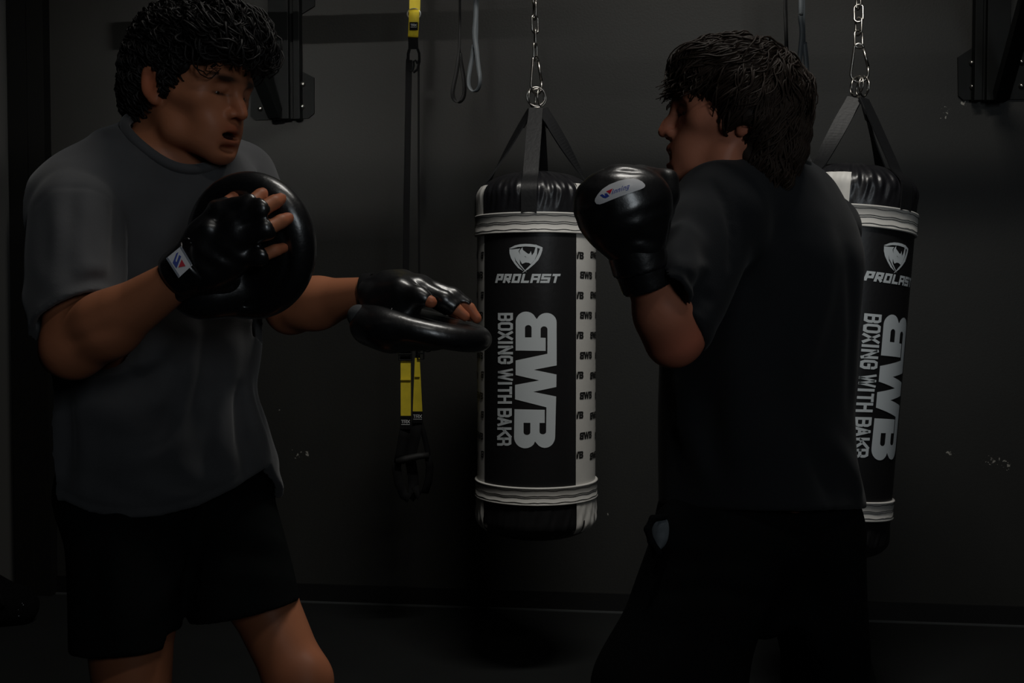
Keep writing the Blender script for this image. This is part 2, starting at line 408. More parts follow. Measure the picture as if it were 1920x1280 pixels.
    def __call__(s, p):
        p = np.asarray(p, np.float32); d = np.full(len(p), 2., np.float32)
        for op, f, c, R, k in s.ops:
            if op == 's': d = np.maximum(d, -(d+f)); continue
            if op == 'g': d = np.maximum(d, f(p)); continue
            if op == 'c':
                q, n, wh = f; e = (p-q)@n
                if wh is not None:
                    e = np.minimum(e, wh[1]-np.linalg.norm(p-V3(wh[0]), axis=1))
                d = np.maximum(d, e); continue
            if op == 'w': d = d-f(p); continue
            dist = np.linalg.norm(p-c, axis=1)-R
            if op == '+': m = dist < d+k+.005
            elif op == '-': m = (dist < k+.02) & (d < .05)
            else: m = dist < 0
            if not m.any(): continue
            e = f(p[m]); dm = d[m]
            if op == '+':
                hh = np.maximum(k-np.abs(dm-e), 0)/max(k, 1e-6); d[m] = np.minimum(dm, e)-hh*hh*k*.25
            elif op == '-':
                hh = np.maximum(k-np.abs(dm+e), 0)/max(k, 1e-6); d[m] = np.maximum(dm, -e)+hh*hh*k*.25
            else: d[m] = dm-e
        return d

def evalf(f, p, chunk=300000):
    return np.concatenate([f(p[i:i+chunk]) for i in range(0, len(p), chunk)]) if len(p) else np.zeros(0, np.float32)
def net(f, lo, hi, h, B=8, relax=1):
    """surface nets over only the blocks near the surface -> verts, quads"""
    lo = np.array(lo, np.float64); n = np.ceil((np.array(hi)-lo)/(B*h)).astype(int)
    g = np.stack(np.meshgrid(*[np.arange(k) for k in n], indexing='ij'), -1).reshape(-1, 3)
    cen = lo+(g+.5)*B*h; d = evalf(f, cen.astype(np.float32)); g = g[np.abs(d) < B*h*1.35]
    ar = np.arange(B+1); loc = np.stack(np.meshgrid(ar, ar, ar, indexing='ij'), -1).reshape(-1, 3)
    idx = g[:, None, :]*B+loc[None]; pts = (lo+idx.reshape(-1, 3)*h).astype(np.float32)
    v = evalf(f, pts).reshape(-1, B+1, B+1, B+1)
    N = n*B+1; ins = v < 0
    corners = [(i, j, k) for i in (0, 1) for j in (0, 1) for k in (0, 1)]
    cnt = sum(ins[:, i:i+B, j:j+B, k:k+B].astype(np.int8) for i, j, k in corners)
    act = (cnt > 0) & (cnt < 8); bi, ci, cj, ck = np.nonzero(act)
    cell = g[bi]*B+np.stack([ci, cj, ck], 1)
    acc = np.zeros((len(bi), 3)); num = np.zeros(len(bi))
    cv = {c: v[bi, ci+c[0], cj+c[1], ck+c[2]] for c in corners}
    for c in corners:
        for ax in range(3):
            if c[ax] == 0:
                e = list(c); e[ax] = 1; e = tuple(e); a, b = cv[c], cv[e]; m = (a < 0) != (b < 0)
                t = np.where(m, a/np.where(m, a-b, 1), 0); q = np.tile(np.array(c, float), (len(bi), 1)); q[:, ax] = t
                acc += q*m[:, None]; num += m
    vert = lo+(cell+acc/num[:, None])*h
    cid = (cell[:, 0]*N[1]+cell[:, 1])*N[2]+cell[:, 2]; order = np.argsort(cid); sid = cid[order]
    quads = []
    for ax in range(3):
        o1, o2 = [(1, 2), (2, 0), (0, 1)][ax]
        e = [0, 0, 0]; e[ax] = 1; a = cv[(0, 0, 0)]; b = cv[tuple(e)]; m = (a < 0) != (b < 0)
        base = cell[m]; s_ = (a < 0)[m]; q = []
        for d1, d2 in ((0, 0), (1, 0), (1, 1), (0, 1)):
            cc = base.copy(); cc[:, o1] -= d1; cc[:, o2] -= d2; k = (cc[:, 0]*N[1]+cc[:, 1])*N[2]+cc[:, 2]
            pos = np.clip(np.searchsorted(sid, k), 0, len(sid)-1); ok = sid[pos] == k; q.append(np.where(ok, order[pos], -1))
        q = np.stack(q, 1); good = (q >= 0).all(1); q = q[good]; s_ = s_[good]
        q = np.where(s_[:, None], q, q[:, ::-1]); quads.append(q)
    quads = np.concatenate(quads)
    for _ in range(relax):
        sm = np.zeros_like(vert); nn = np.zeros(len(vert))
        for i in range(4):
            a, b = quads[:, i], quads[:, (i+1) % 4]
            for k in range(3):
                sm[:, k] += np.bincount(a, vert[b, k], len(vert))+np.bincount(b, vert[a, k], len(vert))
            nn += np.bincount(a, minlength=len(vert))+np.bincount(b, minlength=len(vert))
        vert = vert*.5+(sm/np.maximum(nn, 1)[:, None])*.5
    return vert, quads
def field_obj(name, f, lo, hi, h, material, parent=None, relax=1, tint=None):
    v, q = net(f, lo, hi, h, relax=relax)
    o = link_mesh(name, v, q, material, None, True, None if tint is None else tint(v))
    if parent: world_child(o, parent)
    return o

# ================================================================== the room
RX0, RX1, RY0 = -4.2, 4.2, -6.2
def wall_pt(x, off=0.0, z=0.0):
    t = (x-WA.x)/WDIR.x; q = WA+WDIR*t+WN*off; return Vector((q.x, q.y, z))
CEIL = 4.02
def struct(o): return tag(o, kind='structure')
def wpoly(name, pts, th, m):
    """slab with outline pts on a vertical plane, thickened away from the room"""
    return MB().prism(pts, th).build(name, m)
fl = [Vector((RX0-.1, RY0-.1, 0)), Vector((RX1+.1, RY0-.1, 0)), wall_pt(RX1+.1, -.2), wall_pt(RX0-.1, -.2)]
struct(MB().prism(fl, (0, 0, -.1)).build('floor', M['floor']))
struct(MB().prism([p+Vector((0, 0, CEIL)) for p in fl], (0, 0, .1)).build('ceiling', M['ceiling']))
a, b = wall_pt(RX0), wall_pt(RX1)
struct(MB().prism([a, b, b+Vector((0, 0, CEIL)), a+Vector((0, 0, CEIL))], -WN*.2).build('wall_back', M['wall']))
for nm, x in (('wall_left', RX0), ('wall_right', RX1)):
    y1 = wall_pt(x).y; s = -.1 if x < 0 else .1
    struct(MB().box((min(x, x+s), RY0, 0), (max(x, x+s), y1, CEIL)).build(nm, M['wall']))
struct(MB().box((RX0, RY0-.1, 0), (RX1, RY0, CEIL)).build('wall_front', M['wall']))
struct(MB().box((RX0+.002, -2.6, 0), (RX1-.002, -2.5, 2.56)).build('partition_blocker', M['wall']))  # unseen, added to keep the wash lamp off the lower wall
struct(MB().box((RX0+.002, -.72, 0), (RX1-.002, -.60, 1.42)).build('half_wall_blocker', M['wall']))  # unseen, added so the fill light fades towards the legs and floor
wf = struct(MB().box((FILL[0]-FILL[3]/2-.06, -2.499, FILL[2]-FILL[4]/2-.06), (FILL[0]+FILL[3]/2+.06, -2.47, FILL[2]-FILL[4]/2)).box((FILL[0]-FILL[3]/2-.06, -2.499, FILL[2]+FILL[4]/2), (FILL[0]+FILL[3]/2+.06, -2.47, FILL[2]+FILL[4]/2+.06))
  .box((FILL[0]-FILL[3]/2-.06, -2.499, FILL[2]-FILL[4]/2), (FILL[0]-FILL[3]/2, -2.47, FILL[2]+FILL[4]/2)).box((FILL[0]+FILL[3]/2, -2.499, FILL[2]-FILL[4]/2), (FILL[0]+FILL[3]/2+.06, -2.47, FILL[2]+FILL[4]/2)).build('fill_frame', M['lamp_body']))
MB().box((FILL[0]-FILL[3]/2, -2.498, FILL[2]-FILL[4]/2), (FILL[0]+FILL[3]/2, -2.49, FILL[2]+FILL[4]/2)).build('fill_pane', M['lamp_body'], wf)  # frame and pane added around the fill light, out of view
# rubber skirting with a dull metal edge where it meets the floor
bh = (W(1150, 1113, .012).z)
a, b = wall_pt(-2.06), wall_pt(RX1)
struct(MB().prism([a, b, b+Vector((0, 0, bh)), a+Vector((0, 0, bh))], WN*.012).build('baseboard_back', M['skirting']))
struct(MB().prism([a+WN*.012, b+WN*.012, b+WN*.020, a+WN*.020], (0, 0, .006)).build('trim_1', M['metal_line']))
# dark steel column standing against the wall at the left, with its fine seam
def wcol(name, px0, px1, y, off, m):
    p0, p1 = W(px0, y, off), W(px1, y, off); p0.z = p1.z = 0; q0 = p0-WN*(off-.001); q1 = p1-WN*(off-.001)
    return struct(MB().prism([p0, p1, q1, q0], (0, 0, CEIL)).build(name, m))
wcol('trim_2', 16, 52, 300, .055, M['column']); wcol('trim_3', 53, 84, 300, .05, M['column'])

wcol('lit_strip', -70, 15.5, 300, .03, M['side_panel'])  # lit strip at the far left, its brightness put into a paler colour
# ceiling luminaires: the lamps that light the scene
for i, (x, y, z, lx, ly, wt) in enumerate(LIGHTS):
    e = tag(empty('ceiling_lamp', (x, y, z)), ['long white ceiling lamp above the two boxers near the bags', 'long white ceiling lamp behind the camera'][i], 'lamp')
    MB().box((-lx/2-.03, -ly/2-.03, 0), (lx/2+.03, ly/2+.03, CEIL-z)).build('housing', M['lamp_body'], e)
    for s in (-1, 1): MB().box((-lx/2-.03, s*(ly/2+.02)-.01, -.05), (lx/2+.03, s*(ly/2+.02)+.01, 0)).build('side_rail', M['lamp_body'], e)

e = tag(empty('wall_washer_lamp', WASH), 'slim lamp under the ceiling far behind the camera', 'lamp')
MB().box((-.42, -.12, .045), (.42, -.02, CEIL-WASH[2])).build('housing', M['lamp_body'], e)

# ------------------------------------------------------------------ wall-mounted rack brackets and the bar the bags hang from
BAR_Z = 2.34
def bar_y(x): return 3.45+(x-.08)*WDIR.y/WDIR.x
def bracket(label, outline, post, post_bottom, faces, brace, bolts, upper=None):
    root = tag(empty('rack_bracket', W((post[0]+post[1])/2, post_bottom, 0)), label, 'rack bracket')
    R0 = Vector(root.location)
    def loc(p): return p-R0
    MB().prism([loc(W(x, y, .002)) for x, y in outline], WN*.008).build('base_plate', M['steel_black'], root)
    if upper: MB().prism([loc(W(x, y, .002)) for x, y in upper], WN*.008).build('upper_plate', M['steel_black'], root)
    # channel post: two flanges, a sunk web between them
    def bar(x0, x1, o0, o1, nm):
        p0 = W(x0, post_bottom, o1); p1 = W(x1, post_bottom, o1)
        pts = [p0, p1, p1-WN*(o1-o0), p0-WN*(o1-o0)]; z0 = p0.z
        MB().prism([loc(Vector((p.x, p.y, z0))) for p in pts], (0, 0, CEIL-z0)).build(nm, M['steel_black'], root, bevel=.002)
    for x0, x1, o1, nm in faces: bar(x0, x1, .010, o1, nm)
    # brace rising from the foot of the post out into the room to carry the bar
    p0, p1, r_ = brace; p1 = Vector(p1)
    d = (p1-p0).normalized(); s = d.cross(WDIR).normalized()
    MB().ribbon([loc(p0), loc(p1)], .05, .05, WDIR).build('brace', M['steel_black'], root, bevel=.003)
    for bx, by in bolts:
        c = W(bx, by, .012); b_ = MB().sphere((0, 0, 0), .0105, 12, 8)
        o = b_.build('bolt', M['chrome'], root, True); o.location = loc(c); o.scale = (1, 1, 1)
    return root
lx = W(516, 214, .07)
bracket('black steel wall bracket behind the head of the man in grey', [(472, 158), (471, 219), (480, 225.5), (579, 222.5), (590, 213), (590, 146), (562, 132), (500, 132)],
        (504, 563), 223, [(504, 541, .055, 'post_flange'), (541, 550, .03, 'post_web'), (550, 562, .05, 'post_flange')],
        (lx, P(392, -90, bar_y(-.95)+.085), 0), [(487.6, 163), (488, 204), (567.8, 158), (566.8, 200), (545.5, 202)],
        upper=[(540, -70), (591, -70), (591, 12), (562, 30), (540, 30)])
rx = W(1877, 180, .07)
bracket('black steel wall bracket at the right edge of the picture', [(1795, 108), (1796, 180), (1805, 188), (1945, 186), (1952, 178), (1952, 104), (1920, 88), (1826, 88)],
        (1827, 1893), 188, [(1827, 1842, .05, 'post_flange'), (1842, 1850, .03, 'post_web'), (1850, 1893, .055, 'post_flange')],
        (rx, P(1953, -90, bar_y(1.65)+.085), 0), [(1822, 118), (1823, 163), (1842, 165), (1915, 116), (1915, 161)])
o = MB().box((-1.6, -.03, -.05), (2.4, .03, .05)).build('rack_bar', M['steel_black'], bevel=.004); o.location = (0, bar_y(0), BAR_Z); o.rotation_euler = (0, 0, WYAW)
tag(o, 'black square steel bar overhead that the punching bags hang from', 'bar')
for x, q in ((lx.x-.22, 0), (rx.x+.22, 1)): pass

def smooth_pts(pts, n=4):
    out = []; 
    for i in range(len(pts)-1):
        p0 = Vector(pts[max(i-1, 0)]); p1 = Vector(pts[i]); p2 = Vector(pts[i+1]); p3 = Vector(pts[min(i+2, len(pts)-1)])
        for k in range(n):
            t = k/n; out.append(tuple(.5*((2*p1)+(-p0+p2)*t+(2*p0-5*p1+4*p2-p3)*t*t+(-p0+3*p1-3*p2+p3)*t**3)))
    return out+[tuple(pts[-1])]
# ================================================================== punching bags
BD = 3.45                                        # distance of the bag's axis
BR = 111/2000*BD                                 # radius
BX0, BPX = P(1006, 600, BD).x, 1006
APEX = P(1006, 172, BD)                          # where straps, rings and carabiner meet
bag = tag(empty('punching_bag', APEX), 'black and white punching bag in the middle, facing the camera with its grey lettering', 'punching bag', 'punching bags')
def bphi(px): return math.asin(max(-.9999, min(.9999, (px-BPX)/111.0)))
def bz(py, phi=0.0, r=None): return P(BPX, py, BD-(r or BR)*math.cos(phi)).z-APEX.z
def bpt(phi, z, r): return Vector((r*math.sin(phi), -r*math.cos(phi), z))
Z_TOP, Z_BOT = bz(375, PI/2), bz(962, PI/2)
zband = (bz(397), bz(436)); zband2 = (bz(914), bz(948))
def bprof(z):
    """radius of the bag at height z"""
    if z > Z_TOP:
        t = (z-Z_TOP)/(bz(322, PI/2)-Z_TOP); return BR*math.sqrt(max(0, 1-min(1, t)**2.2*.999)) if t > 0 else BR
    if z < Z_BOT:
        t = (Z_BOT-z)/(Z_BOT-bz(1006, PI/2)); return BR*math.sqrt(max(0, 1-min(1, t)**2.6*.999))
    return BR
def panel(name, p0, p1, z0, z1, m, off=0.0, wr=0.0, nphi=None, nz=40, seed=0, wz=None):
    """patch of the bag's skin between azimuths p0..p1 and heights z0..z1, gathered into wrinkles of height wr"""
    n = nphi or max(6, int((p1-p0)*48)); v = []; f = []
    rg = random.Random(seed); ph = [rg.uniform(0, 7) for _ in range(8)]
    for j in range(nz+1):
        z = z0+(z1-z0)*j/nz
        for i in range(n+1):
            a = p0+(p1-p0)*i/n; r = bprof(z)+off
            if wr:
                g = (abs(z-wz[0])/wz[1]) if wz else 1
                r += wr*min(1, g)*(math.sin(a*31+ph[0]+3*math.sin(z*20+ph[1]))*.5+math.sin(a*53+ph[2]+2*math.sin(z*35+ph[3]))*.35+math.sin(a*17+z*9+ph[4])*.4)
            v.append(bpt(a, z, r))
    for j in range(nz):
        for i in range(n): k = j*(n+1)+i; f.append((k, k+1, k+n+2, k+n+1))
    return link_mesh(name, v, f, m, bag)
R = math.radians
FA, FB = bphi(910), bphi(1075.5)                 # front black panel
SB = FB+R(82); SA = FA-R(82)
zt, zb = bz(352, PI/2), bz(984, PI/2)            # white panels run up to / down to here
core_t, core_b = zband[1]+.004, zband2[0]-.004
panel('front_panel', FA, FB, zband2[0], zband[1], M['vinyl_black'], nz=8)
panel('rear_panel', SB, SA+2*PI, zband2[0], zband[1], M['vinyl_black'], nz=8)
sides = [panel('side_panel', FB, SB, zband2[0], zband[1], M['vinyl_white'], nz=8), panel('side_panel', SA, FA, zband2[0], zband[1], M['vinyl_white'], nz=8)]
# crinkled black ends, white gathered tabs over them
zt0 = bz(322, PI/2); zb0 = bz(1006, PI/2)
panel('top_cap', -PI, PI, zband[0]-.01, zt0, M['vinyl_crinkle'], wr=.0035, nphi=420, nz=34, seed=3, wz=(zband[0], .06))
panel('bottom_cap', -PI, PI, zb0, zband2[1]+.01, M['vinyl_black'], wr=.002, nphi=300, nz=24, seed=5, wz=(zband2[1], .05))
for i, (u0, u1) in enumerate(((FB, SB), (SA, FA))):
    panel('upper_tab', u0, u1, zband[0]-.01, zt, M['vinyl_white'], off=.0035, wr=.0018, nz=14, seed=11+i, wz=(zband[0], .08))
    panel('lower_tab', u0, u1, zb, zband2[1]+.01, M['vinyl_white'], off=.0035, wr=.003, nz=18, seed=21+i, wz=(zband2[1], .05), nphi=70)
def ringband(z0, z1):
    n = 128; v = []; f = []; off = [(-.001, z0), (.007, z0), (.0085, z0+.003), (.006, z0+.0055), (.006, z1-.0055), (.0085, z1-.003), (.007, z1), (-.001, z1)]
    for i in range(n):
        a = 2*PI*i/n
        for o_, z in off: v.append(bpt(a, z, BR+o_))
    m = len(off)
    for i in range(n):
        for k in range(m-1): j = (i+1) % n; f.append((i*m+k, j*m+k, j*m+k+1, i*m+k+1))
    o = link_mesh('band', v, f, M['vinyl_white'], bag)
    for t in (.16, .44, .53, .84):
        z = z0+(z1-z0)*t; mb = MB().tube([bpt(2*PI*k/n, z+.0012*math.sin(k*.9), BR+.0065) for k in range(n)], .0009, 4, closed=True); mb.build('stitch_line', M['stitch'], o, True)
ringband(zband[1], zband[0]); ringband(zband2[1], zband2[0])

def mark(vf, name, m, parent, off=.0012):
    """wrap a flat mark, drawn where the photograph shows it on this bag, round the bag"""
    vs, fs = vf; out = []
    for x, y in vs:
        ph = bphi(x); out.append(bpt(ph, bz(y, ph), BR+off))
    o = link_mesh(name, out, fs, m, parent); 
    return o
c3 = lambda L_: [(900+x/10.667, 430+y/10.667) for x, y in L_]
c4 = lambda L_: [(925+x/9.146, 570+y/9.146) for x, y in L_]
c5 = lambda L_: [(925+x/8.531, 700+y/8.531) for x, y in L_]
logo_outer = c4([(385,795), (385,300)]+arc((552,300), (167,172), 180, 318, 12)+[(720,255)]+arc((882,310), (163,160), 205, 360, 12)+[(1048,1050), (675,1125), (1045,1205)]) \
    + c5([(972,215), (622,293), (970,367), (955,1010)]+arc((800,1010), (155,178), 0, 140, 12)+[(650,1085)]+arc((503,1015), (168,180), 40, 180, 12)
         + [(342,570), (797,580), (797,790), (718,790), (718,930)]+arc((768,930), (50,42), 180, 0, 8)[::1]+[(822,540), (350,412), (350,182), (715,110)]) \
    + c4([(385,1215), (385,965), (897,850), (897,430)]+arc((842,432), (55,52), 0, -180, 8)+[(787,575), (868,578), (868,802)])
hole1 = c4([(535,570), (535,410)]+arc((588,408), (53,50), 180, 360, 8)+[(640,570)])
hole2 = c5([(478,788), (478,940)]+arc((529,938), (51,45), 180, 0, 8)+[(580,788)])
LOGO = [logo_outer, hole1, hole2]
fp = [c for c in bag.children if c.name.startswith('front_panel')][0]
mark(shape2d(LOGO, 4), 'emblem', M['print_grey'], fp)
# BOXING WITH BAKR reads downwards: glyph x -> picture y, glyph y -> picture -x
words_ = [('B',586.4,602),('O',603.7,619.8),('X',620.5,637.3),('I',638.5,645.5),('N',647.8,664.1),('G',666.2,682.3),('W',690.8,713.6),('I',714.8,722),('T',724.2,739),('H',740.3,756.6),('B',765.2,782),('A',781.8,798.5),('K',800.8,820.6),('R',819.8,835.2)]
q = []
for ch, y0, y1 in words_:
    sk = 935.5 if y0 < 700 else 935.5-(y0-700)*.013
    w_ = 26.8 if y0 < 700 else 25.6
    for poly in glyph(ch, y0, y1, 0, w_, 4.7 if ch != 'W' else 3.9): q.append([(sk+v, u) for u, v in poly])
mark(quads_mesh(q, 4), 'lettering', M['print_grey'], fp)
q = []
pro = [('P',322,452,0),('V',470,606,0),('Q',632,782,0),('L',808,958,1),('Z',982,1150,0),('S',1170,1345,0),('T',1370,1520,0)]
for ch, x0, x1, _ in pro:
    for poly in glyph(ch, x0, x1, 0, 182, 46): q.append(c3([(u+v*.24, 1070-v) for u, v in poly]))
mark(quads_mesh(q, 4), 'lettering', M['print_grey'], fp)
sh1 = [(590,380),(700,320),(800,295),(900,288),(1000,292),(1085,306),(1095,300),(1110,312),(1220,358),(1215,420),(1190,500),(1140,610),(1060,700),(960,790),(850,868),(845,862),(905,800),(1000,700),(1080,600),(1140,480),(1170,385),(1060,350),(900,340),(760,350),(640,385)]
sh2 = [(597,395),(650,398),(800,382),(770,435),(800,505),(786,435),(815,390),(845,355),(850,410),(900,450),(950,490),(980,480),(1000,430),(1020,520),(1060,460),(1085,370),(1097,318),(1120,380),(1115,500),(1070,610),(1000,692),(960,668),(900,662),(835,690),(790,600),(800,690),(850,760),(925,862),(870,810),(790,720),(720,620),(695,545),(712,640),(790,750),(860,832),(760,770),(690,680),(630,580),(600,480)]
sh3 = [(870,535),(905,540),(912,562),(895,548)]
mark(shape2d([c3(sh1)], 4), 'shield', M['print_grey'], fp); mark(shape2d([c3(sh2), c3(sh3)], 4), 'shield', M['print_grey'], fp)
# small repeated emblem on the white panels; the big emblem turned to read sideways
lx0, lx1 = 966.9, 1039.4; ly0, ly1 = 584, 840
sv, sf = shape2d([[((y-ly0)/(ly1-ly0)-.5, (x-lx0)/(lx1-lx0)-.5) for x, y in pth] for pth in LOGO], .08)
def small_marks(parent, u0, u1, cen, seed):
    v = []; f = []
    for r_ in range(11):
        yy = 478+37.5*r_; base = cen[r_ % 2]
        for k in range(-4, 5):
            ph = R(base+32.8*k)
            if ph+R(10.5) < u0+.01 or ph-R(10.5) > u1-.01: continue
            n = len(v); z = bz(yy, ph if abs(ph) < 1.4 else 1.4)
            for sx, sy in sv:
                pa = min(max(ph+R(21)*sx, u0+.004), u1-.004); v.append(bpt(pa, z+sy*.0215, BR+.0012))
            f += [tuple(i+n for i in g) for g in sf]
    return link_mesh('printed_pattern', v, f, M['print_black'], parent)
small_marks(sides[0], FB, SB, (38, 53.7), 0); small_marks(sides[1], SA, FA, (-56.5, -72.5), 1)
# four hanging straps sewn down the cap, each with a steel ring
for k in range(4):
    ph = R(-8+90*k); zs = bz(345, ph) if k != 0 else bz(342, 0)
    zc = Z_TOP+.62*(zt0-Z_TOP); rc = BR*.81; zs0, r0 = -.055, .020
    path = [bpt(ph, zs0+(zc+.006-zs0)*t, r0+(rc-r0)*t) for t in (0, .12, .3, .5, .7, .88, 1)]
    path += [bpt(ph, z, bprof(z)+.0055) for z in (Z_TOP+.4*(zt0-Z_TOP), Z_TOP+.2*(zt0-Z_TOP), Z_TOP, (Z_TOP+zband[0])/2, zband[0]-.004)]
    sd = Vector((math.cos(ph), math.sin(ph), 0)); rad = bpt(ph, 0, 1); tw = [0, 50, 0, -35][k]
    sds = [(sd*math.cos(R(tw*f))+rad*math.sin(R(tw*f))) for f in (1, 1, .95, .85, .6, .3, 0, 0, 0, 0, 0, 0)]
    fine = [tuple(p) for p in path]; fs_ = [tuple(v) for v in sds]; ws_ = [(w, 0, 0) for w in [.040, .044]+[.048]*10]
    fine, fs_, ws_ = smooth_pts(fine, 5), smooth_pts(fs_, 5), smooth_pts(ws_, 5)
    MB().ribbon(fine, [w[0] for w in ws_], .004, [Vector(v) for v in fs_]).build('hanging_strap', M['strap_leather'], bag, False)
    MB().ribbon([p+sds[0].cross(path[1]-path[0]).normalized()*.0025 for p in (path[0], path[1], path[0]+(path[2]-path[0])*.8)], .046, .0075, sds[0]).build('strap_fold', M['strap_leather'], bag, bevel=.001)
    c = bpt(ph, -.018, .014); up = Vector((0, 0, 1)); ax = (sd*1.0+bpt(ph, 0, 1)*.25*(1 if k % 2 else -1)).normalized()
    MB().tube([c+(ax*math.cos(a)+up*math.sin(a))*.030 for a in [2*PI*i/28 for i in range(28)]], .0028, 8, closed=True).build('ring', M['chrome'], bag, True)

# ------------------------------------------------------------------ chains and carabiners
def link(mb_c, w, l, r, rot):
    pts = []
    for i in range(24):
        a = 2*PI*i/24; x = math.cos(a)*(w/2); z = math.sin(a)*(w/2)+(l/2-w/2)*(1 if math.sin(a) > 0 else -1)
        pts.append(Vector((x*math.cos(rot), x*math.sin(rot), z)))
    return MB().tube(pts, r, 8, closed=True)
def upright(d, yaw=0.0):
    z = d.normalized(); x = Vector((math.cos(yaw), math.sin(yaw), 0)); x = (x-z*x.dot(z)).normalized(); y = z.cross(x)
    return Matrix(((x.x, y.x, z.x), (x.y, y.y, z.y), (x.z, y.z, z.z))).to_euler()
def chain(name, low, high, label, rots):
    d = (high-low); L_ = d.length; root = tag(empty(name, low), label, 'chain', 'steel chains above the bags')
    root.rotation_euler = upright(d); pitch = .0435; n = int(L_/pitch)
    for i in range(n):
        o = link(None, .026, .058, .0034, rots[i % len(rots)]+(PI/2)*(i % 2)).build('chain_link', M['chrome'], root, True); o.location = (0, 0, pitch*(i+.5)+.006)
    return root
def carabiner(name, low, high, label, yaw):
    d = high-low; L_ = d.length; root = tag(empty(name, low), label, 'carabiner', 'steel carabiners above the bags'); root.rotation_euler = upright(d)
    lowarc = [(.026*math.cos(a), .026+.026*math.sin(a)) for a in [R(180+i*15) for i in range(13)]]
    hi = [(.0135*math.cos(a), L_-.0135+.0135*math.sin(a)) for a in [R(0+i*20) for i in range(10)]]
    c, s = math.cos(yaw), math.sin(yaw); T3 = lambda p: Vector((p[0]*c, p[0]*s, p[1]))
    MB().tube([T3(p) for p in hi+lowarc+[(.026, .045)]], .0042, 8).build('hook', M['chrome'], root, True)
    MB().tube([T3((.026, .045)), T3((.0135, L_-.016))], .0048, 8).build('gate', M['chrome'], root, True)
    return root
c_hi = P(1004, 106, BD)
carabiner('carabiner', P(1006, 176, BD), c_hi, 'steel carabiner over the rings of the middle punching bag', R(48))
chain('hanging_chain', c_hi-Vector((0, 0, .012)), Vector((c_hi.x-.004, bar_y(c_hi.x), BAR_Z-.05)), 'steel link chain holding the middle punching bag', [R(65), R(5), R(40), R(15)])

def copy_tree(o, parent=None):
    c = o.copy(); COL.objects.link(c)
    if parent: c.parent = parent
    for ch in list(o.children): copy_tree(ch, c)
    return c
bag2 = copy_tree(bag); bag2['label'] = 'tilted punching bag partly hidden behind the boy in black'
A2 = P(1613, 152, BD-.20); bag2.location = A2
tilt = R(4.9)                                     # it swings: foot towards the camera's left
bag2.rotation_euler = (Matrix.Rotation(tilt, 3, 'Y') @ Matrix.Rotation(R(-2), 3, 'X') @ Matrix.Rotation(R(42), 3, 'Z')).to_euler()
c2 = P(1610, 82, BD-.20)
carabiner('carabiner', P(1612, 154, BD-.20), c2, 'steel carabiner over the tilted punching bag at the right', R(-5))
chain('hanging_chain', c2-Vector((0, 0, .012)), Vector((c2.x+.024, bar_y(c2.x), BAR_Z-.05)), 'steel link chain holding the tilted punching bag at the right', [R(10), R(25), R(-20)])

# ================================================================== suspension trainer hanging by the wall
TY = 3.75
def tp(x, y, dy=0.0): return P(x, y, TY+dy)
X3 = Vector((1, 0, 0)); T0 = tp(775, 90)
sus = tag(empty('suspension_trainer', T0), 'yellow and black suspension training straps with foot loops hanging by the wall', 'suspension trainer')
def tl(*pts): return [tp(*p)-T0 for p in pts]
px = TY/2000
MB().ribbon(tl((778, -330), (778, -60), (778, 0), (777.5, 22)), 20*px, .003, X3).build('anchor_strap', M['yellow'], sus)
MB().ribbon(tl((776, 19, -.008), (776.5, 24, -.02), (776, 40, -.022), (774.5, 68, -.016), (774.5, 70, -.006)), 19*px, .004, X3).build('label_sleeve', M['yellow'], sus, True)
lab = MB().box((-7.8*px, -.002, -7.3*px), (7.8*px, .001, 7.3*px)).build('label_patch', M['webbing'], sus, bevel=.001); lab.location = tp(775.7, 49, -.0255)-T0
def flatmark(name, quads, m, parent, origin, ux, uy, off=(0, 0, 0)):
    vs, fs = quads_mesh(quads, 1e9); return link_mesh(name, [Vector(origin)+Vector(ux)*x+Vector(uy)*y+Vector(off) for x, y in vs], fs, m, parent, False)
trx = glyph('T', 0, 3.6, 0, 5, .85)+glyph('V', 4, 8.2, 0, 5, .85)+glyph('X', 8.6, 13, 0, 5, .85)+[[(0, -2.2), (13, -2.2), (13, -1.5), (0, -1.5)]]
flatmark('lettering', trx, M['white_thread'], lab, (-5.5*px, -.0026, -.5*px), (px*.85, 0, 0), (0, 0, px*.85))
flatc = [tp(776+13*math.cos(a)*.95, 26+10*math.sin(a), -.005)-T0 for a in [2*PI*i/24 for i in range(24)]]
MB().tube(flatc, .0022, 6, closed=True).build('adjuster_ring', M['chrome'], sus, True)
MB().ribbon(tl((774.5, 68, -.004), (775, 92, -.004)), 18*px, .004, X3).build('webbing_section', M['webbing'], sus)
MB().tube(tl((783, 92), (786, 100), (786.5, 115), (783, 130), (775, 136)), .0045, 8).build('loop_cord', M['webbing'], sus, True)
MB().tube(tl((768, 92), (765.5, 100), (765, 118)), .005, 8).build('loop_cord', M['webbing'], sus, True)
MB().tube(tl((783, 119), (779, 113), (775, 116), (776, 124), (773, 133), (769, 133)), .0042, 8).build('hook', M['steel_black'], sus, True)
side_l = [Vector((1, 0, 0))]*3; 
MB().ribbon(tl((767, 112), (765, 220), (762, 420), (760, 660)), 12*px*1.0, .003, (1, .5, 0)).build('main_strap', M['webbing'], sus)
MB().ribbon(tl((785, 112), (785, 300), (786, 520), (786.5, 660)), 4*px, .004, X3).build('main_strap', M['webbing'], sus)
MB().ribbon(tl((761, 560, .004), (760, 684, .004)), 20*px, .003, X3).build('doubled_webbing', M['webbing'], sus)
MB().ribbon(tl((786, 560, .004), (783, 676, .004)), 9*px, .003, X3).build('doubled_webbing', M['webbing'], sus)
